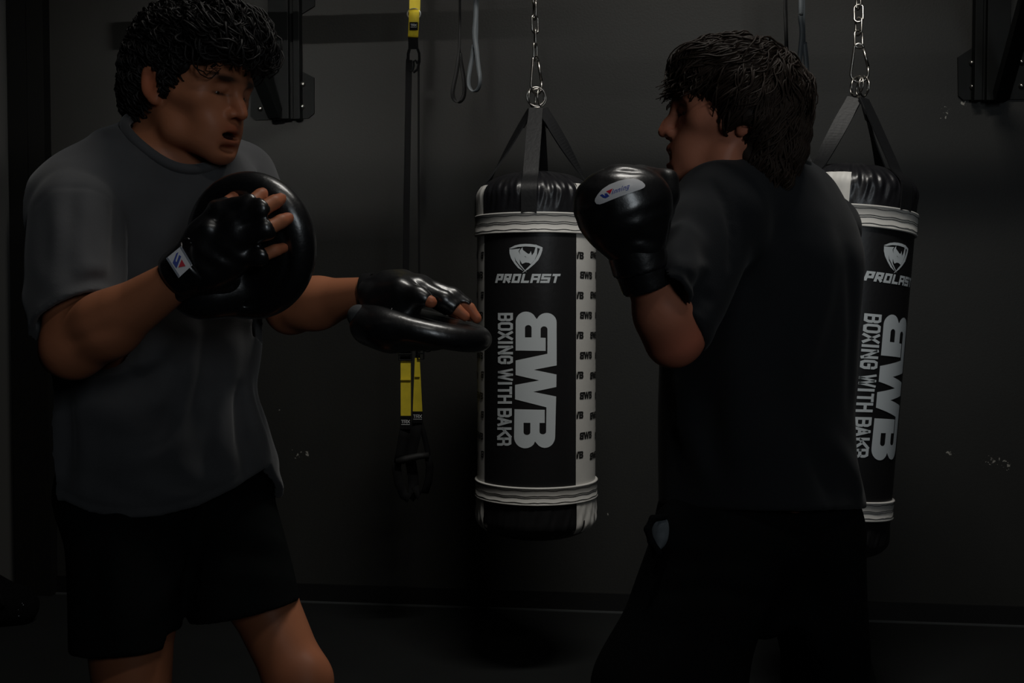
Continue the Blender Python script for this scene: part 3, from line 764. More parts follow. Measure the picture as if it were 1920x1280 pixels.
for cx, cy, w_, h_, nm in ((760, 664, 24, 22, 'buckle'), (789, 662, 11, 22, 'buckle')):
    b_ = MB(); x0, x1, y0, y1 = (cx-w_/2, cx+w_/2, cy-h_/2, cy+h_/2)
    b_.tube(tl((x0, y0, -.006), (x1, y0, -.006), (x1, y1, -.006), (x0, y1, -.006)), .0028, 6, closed=True); b_.tube(tl((x0, cy, -.006), (x1, cy, -.006)), .003, 6)
    b_.build(nm, M['steel_black'], sus)
MB().tube([tp(802+7*math.cos(a), 653+5*math.sin(a), -.008)-T0 for a in [2*PI*i/16 for i in range(16)]], .004, 6, closed=True).build('cam_lever', M['steel_black'], sus, True)
def yseg(pts, ws, lab_c, lw, lh):
    o = MB().ribbon(tl(*pts), [w*px for w in ws], .004, X3).build('yellow_section', M['yellow'], sus)
    x, y = pts[1][0], pts[1][1]+32
    MB().ribbon(tl((pts[1][0], y, -.006), (pts[1][0], y+2.5, -.006)), ws[1]*px*1.02, .004, X3).build('stitched_fold', M['yellow'], o)
    l2 = MB().box((-lw/2*px, -.003, -lh/2*px), (lw/2*px, .003, lh/2*px)).build('label_patch', M['webbing'], sus, bevel=.001); l2.location = tp(*lab_c, -.006)-T0
    flatmark('lettering', trx, M['white_thread'], l2, (-8*px, -.0036, -1*px), (px*1.25, 0, 0), (0, 0, px*1.25))
yseg([(760.5, 676), (760.7, 678), (761, 779)], [19, 19, 19], (760.5, 792), 20, 25)
yseg([(782.5, 671), (782.5, 672), (783, 771)], [9, 9, 18], (783, 782), 19, 22)
def loopr(pts, w, th=.006, name='foot_loop', side=(1, .25, 0)): return MB().ribbon(tl(*pts), w*px, th, side).build(name, M['webbing'], sus, True)
loopr([(760, 800), (757, 820), (752, 850), (748, 868)], 20); loopr([(782, 790), (778, 820), (771, 850), (766, 868)], 20, side=(1, -.1, 0))
loopr([(789, 792, .02), (796, 820, .03), (802, 845, .03), (803, 862, .02)], 10)
MB().tube(tl((744, 866, -.01), (762, 860, -.012), (785, 855, -.01), (804, 853, -.004)), [.012, .013, .012, .010], 10).build('hand_grip', M['black_rubber'], sus, True)
loopr([(744, 862), (743.5, 880), (748, 905), (757, 928), (768, 934)], 17, .008); loopr([(768, 934, .01), (776, 925, .02), (775, 895, .02), (770, 866, .01)], 20, .006)
loopr([(803, 856), (806, 875, .01), (804, 900, .01), (797, 922, .01), (786, 930), (778, 912)], 14, .008, side=(1, .5, 0))

# ================================================================== resistance bands
def band_loop(label, pts, wid, m, sides_, Y):
    o_ = P(pts[0][0], 60, Y); q = [P(x, y, Y+(d[0] if d else 0))-o_ for x, y, *d in pts]
    e = MB().ribbon(q, [w*Y/2000 for w in wid], .003, sides_).build('resistance_band', m, None, True); e.location = o_
    return tag(e, label, 'resistance band', 'resistance bands hanging on the rack')
S_ = lambda L_: smooth_pts([(x, y, d) for x, y, d in L_], 4)
bl = S_([(862, -250, 0), (862, 0, 0), (861, 85, 0), (857, 130, .0), (849, 170, 0), (851, 185, .01), (860, 191, .015), (869, 182, .02), (871, 160, .02), (867, 130, .02), (862, 100, .01), (862.5, 60, .005), (862.5, -250, .005)])
band_loop('thin black looped band left of the grey one beside the middle bag', [(x, y, d) for x, y, d in bl], [3.6 if y < 100 else 8 for x, y, d in bl], M['black_rubber'], [Vector((.75, .65, 0)) if 110 < y else Vector((1, .1, 0)) for x, y, d in bl], 3.6)
gl_ = S_([(893, -250, 0), (893, 0, 0), (890, 60, 0), (893, 90, -.004), (897, 125, -.008), (900, 150, -.01), (896, 167, .005), (887, 171, .01), (879, 160, .012), (880, 135, .012), (885, 110, .01), (889, 85, .005), (892, 60, .003), (893, -250, .003)])
band_loop('grey looped band between the black band and the middle bag chain', [(x, y, d) for x, y, d in gl_], [9 if y < 100 else 8 for x, y, d in gl_], M['grey_band'], [Vector((1, .15, 0)) if y < 140 else Vector((.8, .6, 0)) for x, y, d in gl_], 3.55)
g2 = S_([(1503, -250, 0), (1502, 0, 0), (1501, 30, 0), (1504, 60, 0), (1501, 95, 0), (1497, 140, 0), (1502, 165, .01), (1512, 160, .02), (1512, 120, .02), (1508, 80, .015), (1505, 50, .01), (1504, -250, .01)])
band_loop('grey looped band hanging above the hair of the boy in black', [(x, y, d) for x, y, d in g2], [9.5]*len(g2), M['grey_band'], [Vector((1, .15, 0))]*len(g2), 3.6)
b2 = S_([(1472, -250, 0), (1472, 0, 0), (1473, 40, 0), (1474, 90, 0), (1470, 150, 0), (1475, 165, .01), (1480, 140, .01), (1475, 80, .01), (1473, -250, .01)])
band_loop('black looped band hanging above the hair of the boy in black', [(x, y, d) for x, y, d in b2], [4 if y < 20 else 6 for x, y, d in b2], M['black_rubber'], [Vector((1, .3, 0))]*len(b2), 3.65)

# ================================================================== gym bag slumped in the left corner
gp = F(20, 1165); gb = tag(empty('gym_bag', gp), 'black gym bag slumped on the floor at the left edge', 'bag')
fg = Field(); gv = Vector((gp.x, gp.y, 0))
fg.ell((gp.x-.10, gp.y, .07), (.20, .12, .085)); fg.ell((gp.x-.16, gp.y, .13), (.13, .09, .07), k=.05); fg.cap((gp.x-.05, gp.y-.02, .06), (gp.x+.06, gp.y-.02, .045), .055, .04, k=.05)
fg.fold([(gp.x-.2, gp.y-.1, .10), (gp.x, gp.y-.13, .12)], .012, .02); fg.fold([(gp.x-.1, gp.y-.1, .16), (gp.x+.03, gp.y-.1, .05)], -.015, .02)
fg.cut((0, 0, .002), (0, 0, -1))
field_obj('bag_body', fg, (gp.x-.35, gp.y-.2, -.01), (gp.x+.15, gp.y+.2, .26), .008, M['bag_cloth'], gb)
MB().tube([Vector((-.2, -.08, .16)), Vector((-.12, -.12, .22)), Vector((-.02, -.1, .17)), Vector((.02, -.1, .09))], .012, 8).build('carry_handle', M['webbing'], gb, True)
mm = MB()
for i in range(14): mm.sphere((.055+random.uniform(-.02, .02)+i*.001, -.065-random.uniform(0, .01), .055+random.uniform(-.02, .035)), random.uniform(.0015, .0035), 6, 4)
mm.build('reflective_print', M['patch_grey'], gb)

# ================================================================== people
def px3(L_): return [P(*p) for p in L_]
def lerp(a, b, t): return Vector(a)*(1-t)+Vector(b)*t
class Head:
    def __init__(s, origin, fwd, pitch, roll=0.0, k=1.0):
        f = Vector((fwd[0], fwd[1], 0)).normalized(); l = Vector((0, 0, 1)).cross(f)
        cp, sp = math.cos(pitch), math.sin(pitch); up = Vector((0, 0, 1))
        s.f = f*cp-up*sp; s.u = f*sp+up*cp
        s.l = (l*math.cos(roll)+s.u*math.sin(roll)); s.u = s.f.cross(s.l)
        s.o = Vector(origin); s.k = k
    def p(s, f, l, u): return s.o+(s.f*f+s.l*l+s.u*u)*s.k
    def R(s): return [[s.f.x, s.l.x, s.u.x], [s.f.y, s.l.y, s.u.y], [s.f.z, s.l.z, s.u.z]]
    def inv(s, v):
        q = (v-np.array(s.o))/s.k; return np.stack([q@np.array(s.f), q@np.array(s.l), q@np.array(s.u)], 1)
def rotf(hd, ax, ang):
    """rotation of the head's axes about one of them, for tilted ellipsoids"""
    m = Matrix(hd.R()); a = Matrix.Rotation(ang, 3, ax); return [list(r) for r in (m @ a)]

def head_field(F_, hd, mouth=.008, nose=1.0, jaw=1.0, lips=1.0):
    k = hd.k; q = hd.p; Rm = hd.R()
    F_.ell(q(-.008, 0, .048), (.101*k, .077*k, .084*k), Rm, k=.02)
    F_.ell(q(.052, 0, .028), (.050*k, .060*k, .056*k), Rm, k=.03)                 # forehead
    F_.ell(q(.040, 0, -.025), (.054*k, .055*k, .066*k), Rm, k=.03)                # mid face
    for s in (-1, 1):
        F_.cap(q(.005, s*.056*jaw, -.035), q(.018, s*.050*jaw, -.066), .016*k, .015*k, k=.03)
        F_.cap(q(.018, s*.050*jaw, -.066), q(.076, s*.014, -.093), .016*k, .014*k, k=.025)
        F_.cap(q(.062, s*.050, -.008), q(.030, s*.064, -.004), .014*k, .010*k, k=.025)   # cheekbone
        F_.cap(q(.086, s*.040, .026), q(.096, s*.012, .024), .010*k, .010*k, k=.018)      # brow
        F_.cap(q(.072, s*.027, -.048), q(.068, s*.029, -.075), .017*k, .014*k, k=.025)   # cheek flesh
    F_.ell(q(.082, 0, -.090), (.018*k, .022*k, .016*k), Rm, k=.02)                # chin
    F_.ell(q(.078, 0, -.058), (.026*k, .032*k, .026*k), Rm, k=.02)                # mouth mound
    for s in (-1, 1): F_.ell(q(.100, s*.032, .008), (.0185*k, .020*k, .0145*k), Rm, k=.012, op='-')   # sockets
    for s in (-1, 1):
        F_.cap(q(.080, s*.044, .0115), q(.0915, s*.022, .0135), .0075*k, .0070*k, k=.006)   # upper lids
        F_.cap(q(.080, s*.043, -.001), q(.090, s*.022, -.003), .0058*k, .0052*k, k=.007)
    # nose
    F_.cap(q(.093, 0, .018), q(.112, 0, -.012), .0075*k, .0085*k, k=.012)
    F_.cap(q(.110, 0, -.010), q(.1165*nose, 0, -.024), .0085*k, .0100*k, k=.008)
    for s in (-1, 1):
        F_.ell(q(.104, s*.0125, -.028), (.010*k, .0065*k, .0075*k), Rm, k=.006)
        F_.ell(q(.108, s*.0062, -.036), (.005*k, .0035*k, .005*k), Rm, k=.003, op='-')
    # lips
    up_z, lo_z = -.051, -.064-mouth
    F_.cap(q(.086, -.021, up_z-.004), q(.1015*lips, -.004, up_z), .0045*k, .0062*k, k=.007)
    F_.cap(q(.086, .021, up_z-.004), q(.1015*lips, .004, up_z), .0045*k, .0062*k, k=.007)
    F_.cap(q(.083, -.019, lo_z+.004), q(.096, 0, lo_z), .0045*k, .0070*k, k=.007)
    F_.cap(q(.083, .019, lo_z+.004), q(.096, 0, lo_z), .0045*k, .0070*k, k=.007)
    F_.ell(q(.100, 0, (up_z+lo_z)/2-.001), (.026*k, .0205*k, (mouth*.5+.0018)*k), Rm, k=.003, op='-')
    F_.ell(q(.096, 0, lo_z-.012), (.010*k, .018*k, .006*k), Rm, k=.01, op='-')
    # ears
    for s in (-1, 1):
        Re = (Matrix(Rm) @ Matrix.Rotation(-.22, 3, 'Y') @ Matrix.Rotation(-s*.30, 3, 'Z')); Re = [list(r) for r in Re]
        F_.ell(q(-.010, s*.083, .004), (.0195*k, .0055*k, .031*k), Re, k=.006)
        F_.ell(q(-.012, s*.086, .022), (.014*k, .0055*k, .012*k), Re, k=.004)
        F_.ell(q(-.001, s*.080, -.022), (.009*k, .005*k, .010*k), Re, k=.005)
        F_.ell(q(-.007, s*.0915, .007), (.0115*k, .0080*k, .021*k), Re, k=.003, op='-')
        F_.cap(q(.004, s*.080, .004), q(.005, s*.080, -.006), .0045*k, .004*k, k=.004)

def hand_field(F_, wrist, mcps, fingers, thumb, rw=.024, back=None):
    """palm from wrist to the four knuckles, fingers and thumb as chains of (point, radius)"""
    wr = Vector(wrist)
    for i, m in enumerate(mcps):
        F_.cap(lerp(wr, m, .12)+(Vector(m)-sum((Vector(x) for x in mcps), Vector())/4)*.35, m, .015, .0125, k=.014)
    for ch in fingers+[thumb]:
        for (a, ra), (b, rb) in zip(ch[:-1], ch[1:]): F_.cap(a, b, ra, rb, k=.003)
def chain3(pts, rs): return list(zip([P(*p) for p in pts], rs))

def limb(F_, pts, rs, k=.02):
    for (a, ra), (b, rb) in zip(list(zip(pts, rs))[:-1], list(zip(pts, rs))[1:]): F_.cap(a, b, ra, rb, k=k)

def skin_tint(base, hd, reds=(), nails=()):
    base = np.array(base)
    def f(v):
        c = np.tile(base, (len(v), 1)); q = hd.inv(v); k = lambda cen, r: np.exp(-(((q-np.array(cen))/np.array(r))**2).sum(1))[:, None]
        def mix(w, col): nonlocal c; c = c*(1-w)+np.array(col)*w
        mix(.5*(k((-.01, .085, .005), (.03, .02, .035))+k((-.01, -.085, .005), (.03, .02, .035))), base*np.array([1.15, .72, .70]))
        mix(.4*k((.115, 0, -.025), (.02, .02, .02)), base*np.array([1.1, .75, .72]))
        mix(np.clip(.8*k((.098, 0, -.051), (.02, .022, .0075))+.8*k((.094, 0, hd.lo), (.02, .020, .0085)), 0, .9), base*np.array([.80, .42, .42]))
        mix(np.clip(1.6*(k((.092, .029, .029), (.03, .021, .0060))+k((.092, -.029, .029), (.03, .021, .0060))), 0, .93), np.array([.012, .008, .006]))
        mix(np.clip(hd.stubble*(k((.07, 0, -.085), (.06, .07, .035))), 0, .6), base*np.array([.45, .45, .5]))
        mix(np.clip(1.3*(k((.093, .031, .0035), (.02, .015, .0022))+k((.093, -.031, .0035), (.02, .015, .0022))), 0, .9), np.array([.015, .009, .007]))
        inside = (q[:, 0] > .03) & (q[:, 0] < .092) & (np.abs(q[:, 1]) < .018) & (q[:, 2] < -.053) & (q[:, 2] > hd.lo+.003)
        c[inside] = [.05, .012, .010]
        for cen, r in reds:
            w = np.exp(-((np.linalg.norm(v-np.array(cen), axis=1)/r)**2))[:, None]; mix(.45*w, base*np.array([1.12, .72, .72]))
        return c
    return f

def on_surface(fld, px_, py_, y0=1.30, y1=1.60):
    o = Vector((0, 0, H)); d = P(px_, py_, 1.0)-o; ts = np.linspace(y0, y1, 500); pts = np.array([tuple(o+d*t) for t in ts]); v = fld(pts)
    i = int(np.argmax(v < 0))
    if not v[i] < 0: return P(px_, py_, (y0+y1)/2)
    t = ts[i-1]+(ts[i]-ts[i-1])*v[i-1]/(v[i-1]-v[i]) if i > 0 else ts[i]; return o+d*t
def folds(fld, rows, y0, y1):
    """creases (pixel paths, height, width) laid on the garment's surface"""
    got = [([on_surface(fld, x, y, y0, y1) for x, y in pts], a_, w_) for pts, a_, w_ in rows]
    for pts, a_, w_ in got: fld.fold(pts, a_, w_)
def grad(fld, p, e=.002):
    n = len(p); q = np.concatenate([p+np.array(d)*e for d in ((1,0,0),(-1,0,0),(0,1,0),(0,-1,0),(0,0,1),(0,0,-1))]); v = evalf(fld, q.astype(np.float32)).reshape(6, n)
    g = np.stack([v[0]-v[1], v[2]-v[3], v[4]-v[5]], 1); return g/np.maximum(np.linalg.norm(g, axis=1), 1e-9)[:, None]
def flow_locks(fld, hd, seeds, flow, steps, step, lift, wob, radius, rng, curl=None, messy=.28, coherent=0.0):
    """hair locks that creep over the hair's surface along a flow; seeds are directions from the head's middle"""
    c = np.array(hd.p(-.005, 0, .035)); sd = np.array([tuple(hd.f*a+hd.l*b+hd.u*c_) for a, b, c_ in seeds]); sd /= np.linalg.norm(sd, axis=1)[:, None]
    t = np.full(len(sd), .13)
    for _ in range(14): t -= evalf(fld, (c+sd*t[:, None]).astype(np.float32))*.9
    p = c+sd*t[:, None]; n = len(p); ln = rng.uniform(.55, 1.25, n); ph = rng.uniform(0, 6.28, n); fr = rng.uniform(.7, 1.3, n); side = rng.normal(0, messy, n); path = []
    if coherent: q0 = hd.inv(p); ph = coherent*(q0[:, 1]*.8+q0[:, 2]+q0[:, 0]*.5)+rng.normal(0, .5, n)
    for i in range(steps+1):
        g = grad(fld, p); s_ = i/steps; lf = lift*np.sin(min(1, s_*1.15)*PI*.85)*ln
        q = p+g*lf[:, None]
        if curl:
            d0 = flow(hd.inv(p)); T_ = d0-g*(d0*g).sum(1)[:, None]; T_ /= np.maximum(np.linalg.norm(T_, axis=1), 1e-6)[:, None]; B_ = np.cross(g, T_)
            an = ph+curl[1]*2*PI*s_*fr; q = q+(g*(np.cos(an)*.7+.6)[:, None]+B_*np.sin(an)[:, None])*curl[0]*min(1, s_*3+.2)
        path.append(q.copy())
        d = flow(hd.inv(p)); b = np.cross(g, d); d = d+b*(wob*np.sin(ph+s_*5.5*fr)+side)[:, None]
        d = d-g*(d*g).sum(1)[:, None]; d /= np.maximum(np.linalg.norm(d, axis=1), 1e-6)[:, None]; p = p+d*(step*ln)[:, None]
        p = p-grad(fld, p)*evalf(fld, p.astype(np.float32))[:, None]
    path = np.stack(path, 1); return [([Vector(x) for x in path[k]], radius*rng.uniform(.7, 1.35)) for k in range(n)]
def neckline(before, cen, radii, Rm):
    """points where a garment's surface meets the ellipsoid cut out for the neck"""
    cen = np.array(cen); Rm = np.array(Rm); out = []
    for i in range(48):
        a_ = 2*PI*i/48; el = np.linspace(-1.45, 1.45, 120)
        loc = np.stack([np.cos(el)*math.cos(a_)*radii[0], np.cos(el)*math.sin(a_)*radii[1], np.sin(el)*radii[2]], 1); pts = cen+loc@Rm.T; v = before(pts.astype(np.float32))
        k = np.nonzero((v[:-1] < 0) & (v[1:] >= 0))[0]; out.append(Vector(pts[k[0]]) if len(k) else None)
    good = [p for p in out if p is not None]; 
    for _ in range(2): good = [(good[i-1]+good[i]*2+good[(i+1) % len(good)])/4 for i in range(len(good))]
    return good
def freeze(fld):
    f = Field(); f.ops = list(fld.ops); return f

# ---- hair: a cap of hair following the skull, covered with individual curved locks merged into one mesh
def hair_mesh(name, hd, base_field, lo, hi, h, material, parent, locks):
    v, q = net(base_field, lo, hi, h, relax=1); mb = MB()
    for pts, r0 in locks:
        n = len(pts); mb.tube(pts, [r0*(1-.85*(i/(n-1))**1.6)+.0002 for i in range(n)], 5, cap=True)
    vv = np.array([tuple(x) for x in mb.v]); fs = [tuple(int(i) for i in f) for f in q]+[tuple(i+len(v) for i in f) for f in mb.f]
    o = link_mesh(name, [tuple(x) for x in v]+[tuple(x) for x in vv], fs, material, None, True); world_child(o, parent); return o

# ------------------------------------------------------------------ the man in the grey T-shirt
man = tag(empty('person', (P(300, 900, 1.8).x, 1.80, 0)), 'man in a grey T-shirt and black shorts holding up two black punch mitts', 'person')
mf = Vector((.90, -.43, 0)).normalized(); m_r = Vector((mf.y, -mf.x, 0)).normalized()
ear = P(291, 161, 1.62); mo = ear-m_r*.083*.905
mh = Head(mo, mf, R(9), 0, .905); mh.lo = -.073; mh.stubble = .35
MF = Field(); head_field(MF, mh, mouth=.009, nose=1.02, jaw=.92)
# neck, shoulders, torso
nb = P(315, 285, 1.72)
MF.cap(mh.p(-.030, 0, -.02), nb, .054, .060, k=.03)
MF.cap(mh.p(-.012, -.045, -.03), P(338, 305, 1.69), .013, .010, k=.02)            # neck muscle
RS, LS = P(145, 400, 1.60), P(447, 350, 1.86)
MF._st = None
tors = [(P(300, 940, 1.86).z, P(305, 940, 1.86).x, 1.86, .14, .10, R(28)), (P(300, 720, 1.82).z, P(300, 720, 1.82).x, 1.81, .125, .085, R(28)),
        (P(300, 480, 1.76).z, P(300, 480, 1.75).x, 1.75, .15, .10, R(30)), (P(300, 330, 1.73).z, P(298, 330, 1.73).x, 1.73, .15, .085, R(32)), (P(300, 285, 1.72).z, P(300, 285, 1.72).x, 1.72, .09, .06, R(32))]
MF.add('loft', tors, k=.03)
MF.cap(nb, RS, .045, .048, k=.03); MF.cap(nb, LS, .045, .048, k=.03)
# right arm (camera's left): shoulder, elbow, wrist
RE, RW = P(138, 652, 1.50), P(338, 520, 1.43)
limb(MF, [RS, lerp(RS, RE, .5), RE], [.050, .046, .041])
MF.cap(RE, lerp(RE, RW, .33), .041, .043, k=.02); MF.cap(lerp(RE, RW, .33), RW, .043, .027, k=.02)
MF.ell(P(105, 662, 1.515), (.020, .02, .028), k=.02)                          # elbow bone
MF.cap(lerp(RE, RW, .1)+Vector((-.004, 0, .018)), lerp(RE, RW, .45)+Vector((0, -.012, .012)), .026, .022, k=.02)
MF.fold([lerp(RE, RW, .08)+Vector((0, -.04, -.0)), lerp(RE, RW, .45)+Vector((0, -.04, -.012))], -.004, .010)
# right hand, back towards the camera, fingers spread over the mitt
mc1 = [P(428, 402, 1.405), P(440, 420, 1.392), P(450, 446, 1.392), P(446, 480, 1.405)]
fg1 = [chain3([(428,402,1.405), (468,383,1.392), (489,366,1.408), (501,361,1.420)], [.0115, .0102, .0092, .0082]),
       chain3([(440,420,1.392), (490,393,1.382), (514,379,1.396), (527,373,1.410)], [.0118, .0105, .0096, .0085]),
       chain3([(450,446,1.392), (500,430,1.382), (527,415,1.396), (543,408,1.410)], [.0115, .0102, .0093, .0083]),
       chain3([(446,480,1.405), (490,480,1.395), (517,469,1.406), (533,464,1.418)], [.0105, .0092, .0082, .0072])]
th1 = chain3([(352,500,1.43), (386,448,1.41), (412,395,1.415), (440,371,1.430)], [.017, .015, .0115, .0095])
hand_field(MF, RW, mc1, fg1, th1)
# left arm: reaches to the camera's right, palm down
LE, LW = P(545, 578, 1.80), P(692, 549, 1.70)
limb(MF, [LS, lerp(LS, LE, .5), LE], [.046, .042, .040])
MF.cap(LE, lerp(LE, LW, .35), .040, .041, k=.02); MF.cap(lerp(LE, LW, .35), LW, .041, .0255, k=.02)
MF.ell(P(570, 590, 1.76), (.03, .02, .017), k=.02)
mc2 = [P(784, 540, 1.665), P(790, 536, 1.685), P(788, 540, 1.705), P(780, 546, 1.725)]
fg2 = [chain3([(784,540,1.665), (832,562,1.655), (856,580,1.655), (872,593,1.655)], [.0115, .0105, .0095, .0083]),
       chain3([(790,536,1.685), (848,556,1.68), (880,578,1.678), (894,597,1.675)], [.0118, .0105, .0095, .0083]),
       chain3([(788,540,1.705), (840,560,1.71), (868,580,1.71), (880,594,1.71)], [.0112, .010, .009, .008]),
       chain3([(780,546,1.725), (822,566,1.74), (846,584,1.745), (856,596,1.745)], [.010, .009, .008, .007])]
th2 = chain3([(712,560,1.68), (752,545,1.645), (785,555,1.63), (808,566,1.622)], [.017, .0145, .011, .0098])
hand_field(MF, LW, mc2, fg2, th2)
# hips and legs
RH, LH = P(235, 930, 1.78), P(400, 920, 1.90)
RK, LK = P(250, 1340, 1.72), P(560, 1278, 1.80)
RA, LA = Vector((RK.x-.02, RK.y+.14, .09)), Vector((LK.x+.01, LK.y+.20, .09))
MF.cap(RH, LH, .09, .09, k=.04)
limb(MF, [RH, lerp(RH, RK, .5), RK], [.088, .074, .058], .03); limb(MF, [LH, lerp(LH, LK, .5), LK], [.086, .060, .051], .03)
MF.ell(LK+Vector((.022, -.016, .006)), (.032, .032, .04), k=.02); MF.ell(RK+Vector((.02, -.03, 0)), (.034, .034, .042), k=.02)
for K_, A_ in ((RK, RA), (LK, LA)):
    limb(MF, [K_, lerp(K_, A_, .3)+Vector((0, .02, 0)), A_], [.050, .054, .034], .03); MF.cap(A_, A_+Vector((.07, -.10, -.055)), .032, .026, k=.02)
MF.cut((0, 0, .012), (0, 0, -1))
lo = (min(RS.x, RE.x)-.09, 1.32, 0); hi = (P(900, 600, 1.68).x+.03, 2.25, mh.p(0, 0, .15).z+.02)
reds = [(f[-1][0], .018) for f in fg1+fg2+[th1, th2]]+[(P(105, 662, 1.5), .03), (LK, .05)]
mskin = field_obj('body', MF, lo, hi, .0034, M['skin'], man, relax=1, tint=skin_tint((.42, .16, .080), mh, reds))
def eyes(hd, parent, k):
    for s in (-1, 1):
        o = MB().sphere((0, 0, 0),   .0110*hd.k, 16, 12).build('eye', M['eye_white'], None, True); o.location = hd.p(.0800, s*.0315, .0060)-Vector(parent.location); o.parent = parent
        d = (hd.f*.9-Vector((0, 0, 1))*.22).normalized()
        i_ = MB().sphere((0, 0, 0), .0060*hd.k, 12, 8).build('iris', M['eye_iris'], o, True); i_.location = d*.0060*hd.k
eyes(mh, man, 1)

# ---- grey T-shirt
TS = Field()
def stt(py, cx, Y, w, d, yaw): q_ = P(cx, py, Y); return (q_.z, q_.x, Y, w, d, R(yaw))
TS.add('loft', [stt(1010, 302, 1.84, .212, .150, 26), stt(930, 302, 1.83, .208, .150, 26), stt(860, 299, 1.815, .200, .146, 26), stt(800, 292, 1.80, .185, .140, 27), stt(735, 286, 1.79, .168, .132, 28),
                stt(660, 285, 1.775, .175, .138, 28), stt(560, 284, 1.76, .186, .144, 29), stt(450, 282, 1.75, .198, .145, 30), stt(370, 282, 1.74, .192, .130, 31), stt(310, 292, 1.725, .15, .100, 32), stt(270, 302, 1.72, .10, .072, 32)], k=.03, power=2.4)
RSs, LSs = P(141, 396, 1.60), P(440, 342, 1.86)
TS.cap(P(285, 290, 1.72), RSs, .064, .068, k=.05); TS.cap(P(325, 285, 1.735), LSs, .066, .068, k=.05)
# right sleeve, wide and short
s0, s1 = P(146, 405, 1.575), P(147, 640, 1.505)
TS.ecap(s0, s1, (1, -.1, 0), (.066, .066), (.064, .064), k=.004)
TS.cap(P(112, 420, 1.56), P(104, 560, 1.53), .028, .036, k=.03)
# left sleeve, mostly behind the mitt
s2, s3 = lerp(LS, LE, -.04), lerp(LS, LE, .80)
TS.ecap(s2, s3, (1, 0, 0), (.068, .068), (.068, .070), k=.02)
# drapery
folds(TS, [
 ([(218, 372), (220, 440), (216, 545)], -.012, .012),
 ([(66, 385), (110, 352), (150, 350), (190, 362), (214, 385)], -.0028, .0034), ([(120, 310), (110, 420), (108, 520)], .006, .014), ([(160, 375), (150, 470), (158, 540)], .005, .014), ([(138, 330), (132, 420)], -.004, .012),
 ([(120, 575), (165, 552), (205, 548)], .006, .011), ([(130, 540), (170, 526), (210, 525)], -.006, .010), ([(150, 505), (190, 500)], .004, .010),
 ([(445, 330), (432, 380), (425, 420)], .008, .011), ([(478, 322), (462, 370), (455, 420)], .009, .011), ([(415, 345), (400, 390), (395, 430)], .008, .011), ([(461, 326), (446, 400)], -.007, .008), ([(430, 338), (414, 410)], -.007, .008), ([(492, 320), (480, 360)], -.006, .008),
 ([(365, 610), (345, 720), (325, 860)], .012, .016), ([(395, 620), (385, 740), (380, 880)], -.010, .018), ([(330, 650), (318, 760), (300, 880)], -.006, .020),
 ([(440, 620), (428, 730), (415, 860)], .008, .016), ([(460, 720), (476, 800), (500, 868)], .016, .018), ([(440, 730), (452, 820), (468, 900)], -.012, .014), ([(425, 740), (420, 830), (432, 910)], .008, .014),
 ([(128, 735), (128, 810), (120, 900)], -.010, .012), ([(108, 770), (102, 880)], .010, .013), ([(150, 770), (160, 850), (155, 930)], .006, .014),
 ([(150, 770), (220, 775), (300, 745), (340, 690)], .012, .022), ([(170, 730), (240, 725), (310, 690)], -.010, .018), ([(200, 700), (270, 680), (330, 630)], .007, .018),
 ([(190, 860), (260, 865), (330, 830)], .006, .020), ([(220, 830), (280, 825), (340, 790)], -.005, .016), ([(240, 620), (290, 560), (330, 500)], .006, .02),
 ([(250, 340), (270, 400), (290, 470)], .005, .02), ([(350, 350), (345, 400)], .006, .014), ([(240, 260), (220, 300), (190, 340)], -.004, .014)], 1.35, 2.0)
def ripple(p):
    return .0022*np.sin(p[:, 0]*21+3*np.sin(p[:, 2]*9)+p[:, 1]*14)*np.sin(p[:, 2]*16+2.1*np.sin(p[:, 0]*11))+.0009*np.sin(p[:, 0]*63+p[:, 2]*47+4*np.sin(p[:, 2]*21))
TS.wave(ripple)
HX = [(70, 905), (85, 912), (120, 940), (170, 962), (235, 972), (300, 968), (370, 950), (440, 915), (490, 882), (520, 862)]
_hp = [on_surface(TS, x, y, 1.5, 2.1) if 90 < x < 505 else P(x, y, 1.82) for x, y in HX]
hx_, hz_ = [p.x for p in _hp], [p.z for p in _hp]
def hem(p):
    zc = np.interp(p[:, 0], hx_, hz_); zb = P(300, 925, 1.95).z; w = np.clip((1.90-p[:, 1])/.10, 0, 1); return zc*w+zb*(1-w)-p[:, 2]
folds(TS, [([(95, 903), (125, 925), (170, 945), (235, 955), (300, 951), (370, 934), (440, 899), (488, 867)], -.003, .003)], 1.5, 2.1)
TSB = freeze(TS)
TS.shell(.011); TS.cutf(hem)
# sleeve openings
TS.cut(P(142, 583, 1.50), (P(138, 585, 1.50)-P(126, 520, 1.52)).normalized()+Vector((.20, 0, .0)), where=(P(138, 650, 1.52), .125))
def sleeve_end(a, b, t, rad):
    q, n = V3(lerp(a, b, t)), V3((b-a).normalized())
    def f(p):
        e = (p-q)@n; line = np.linalg.norm((p-q)-e[:, None]*n, axis=1); return np.minimum(np.minimum(e, rad-line), .09-e)
    return f
TS.cutf(sleeve_end(s2, s3, .93, .078))
# neck opening
nc = P(330, 284, 1.685)
TS.ops.append(('-', Field()._ell(nc+Vector((0, 0, .02)), (.083, .080, .062), [[.85, .5, 0], [-.5, .85, 0], [0, 0, 1]])[0], V3(nc+Vector((0, 0, .02))), .08, .004))
tlo = (P(30, 500, 1.5).x-.02, 1.40, 0.78); thi = (P(560, 400, 1.9).x+.06, 2.05, P(300, 200, 1.7).z)
shirt = field_obj('t_shirt', TS, tlo, thi, .0038, M['shirt_grey'], man, relax=3)
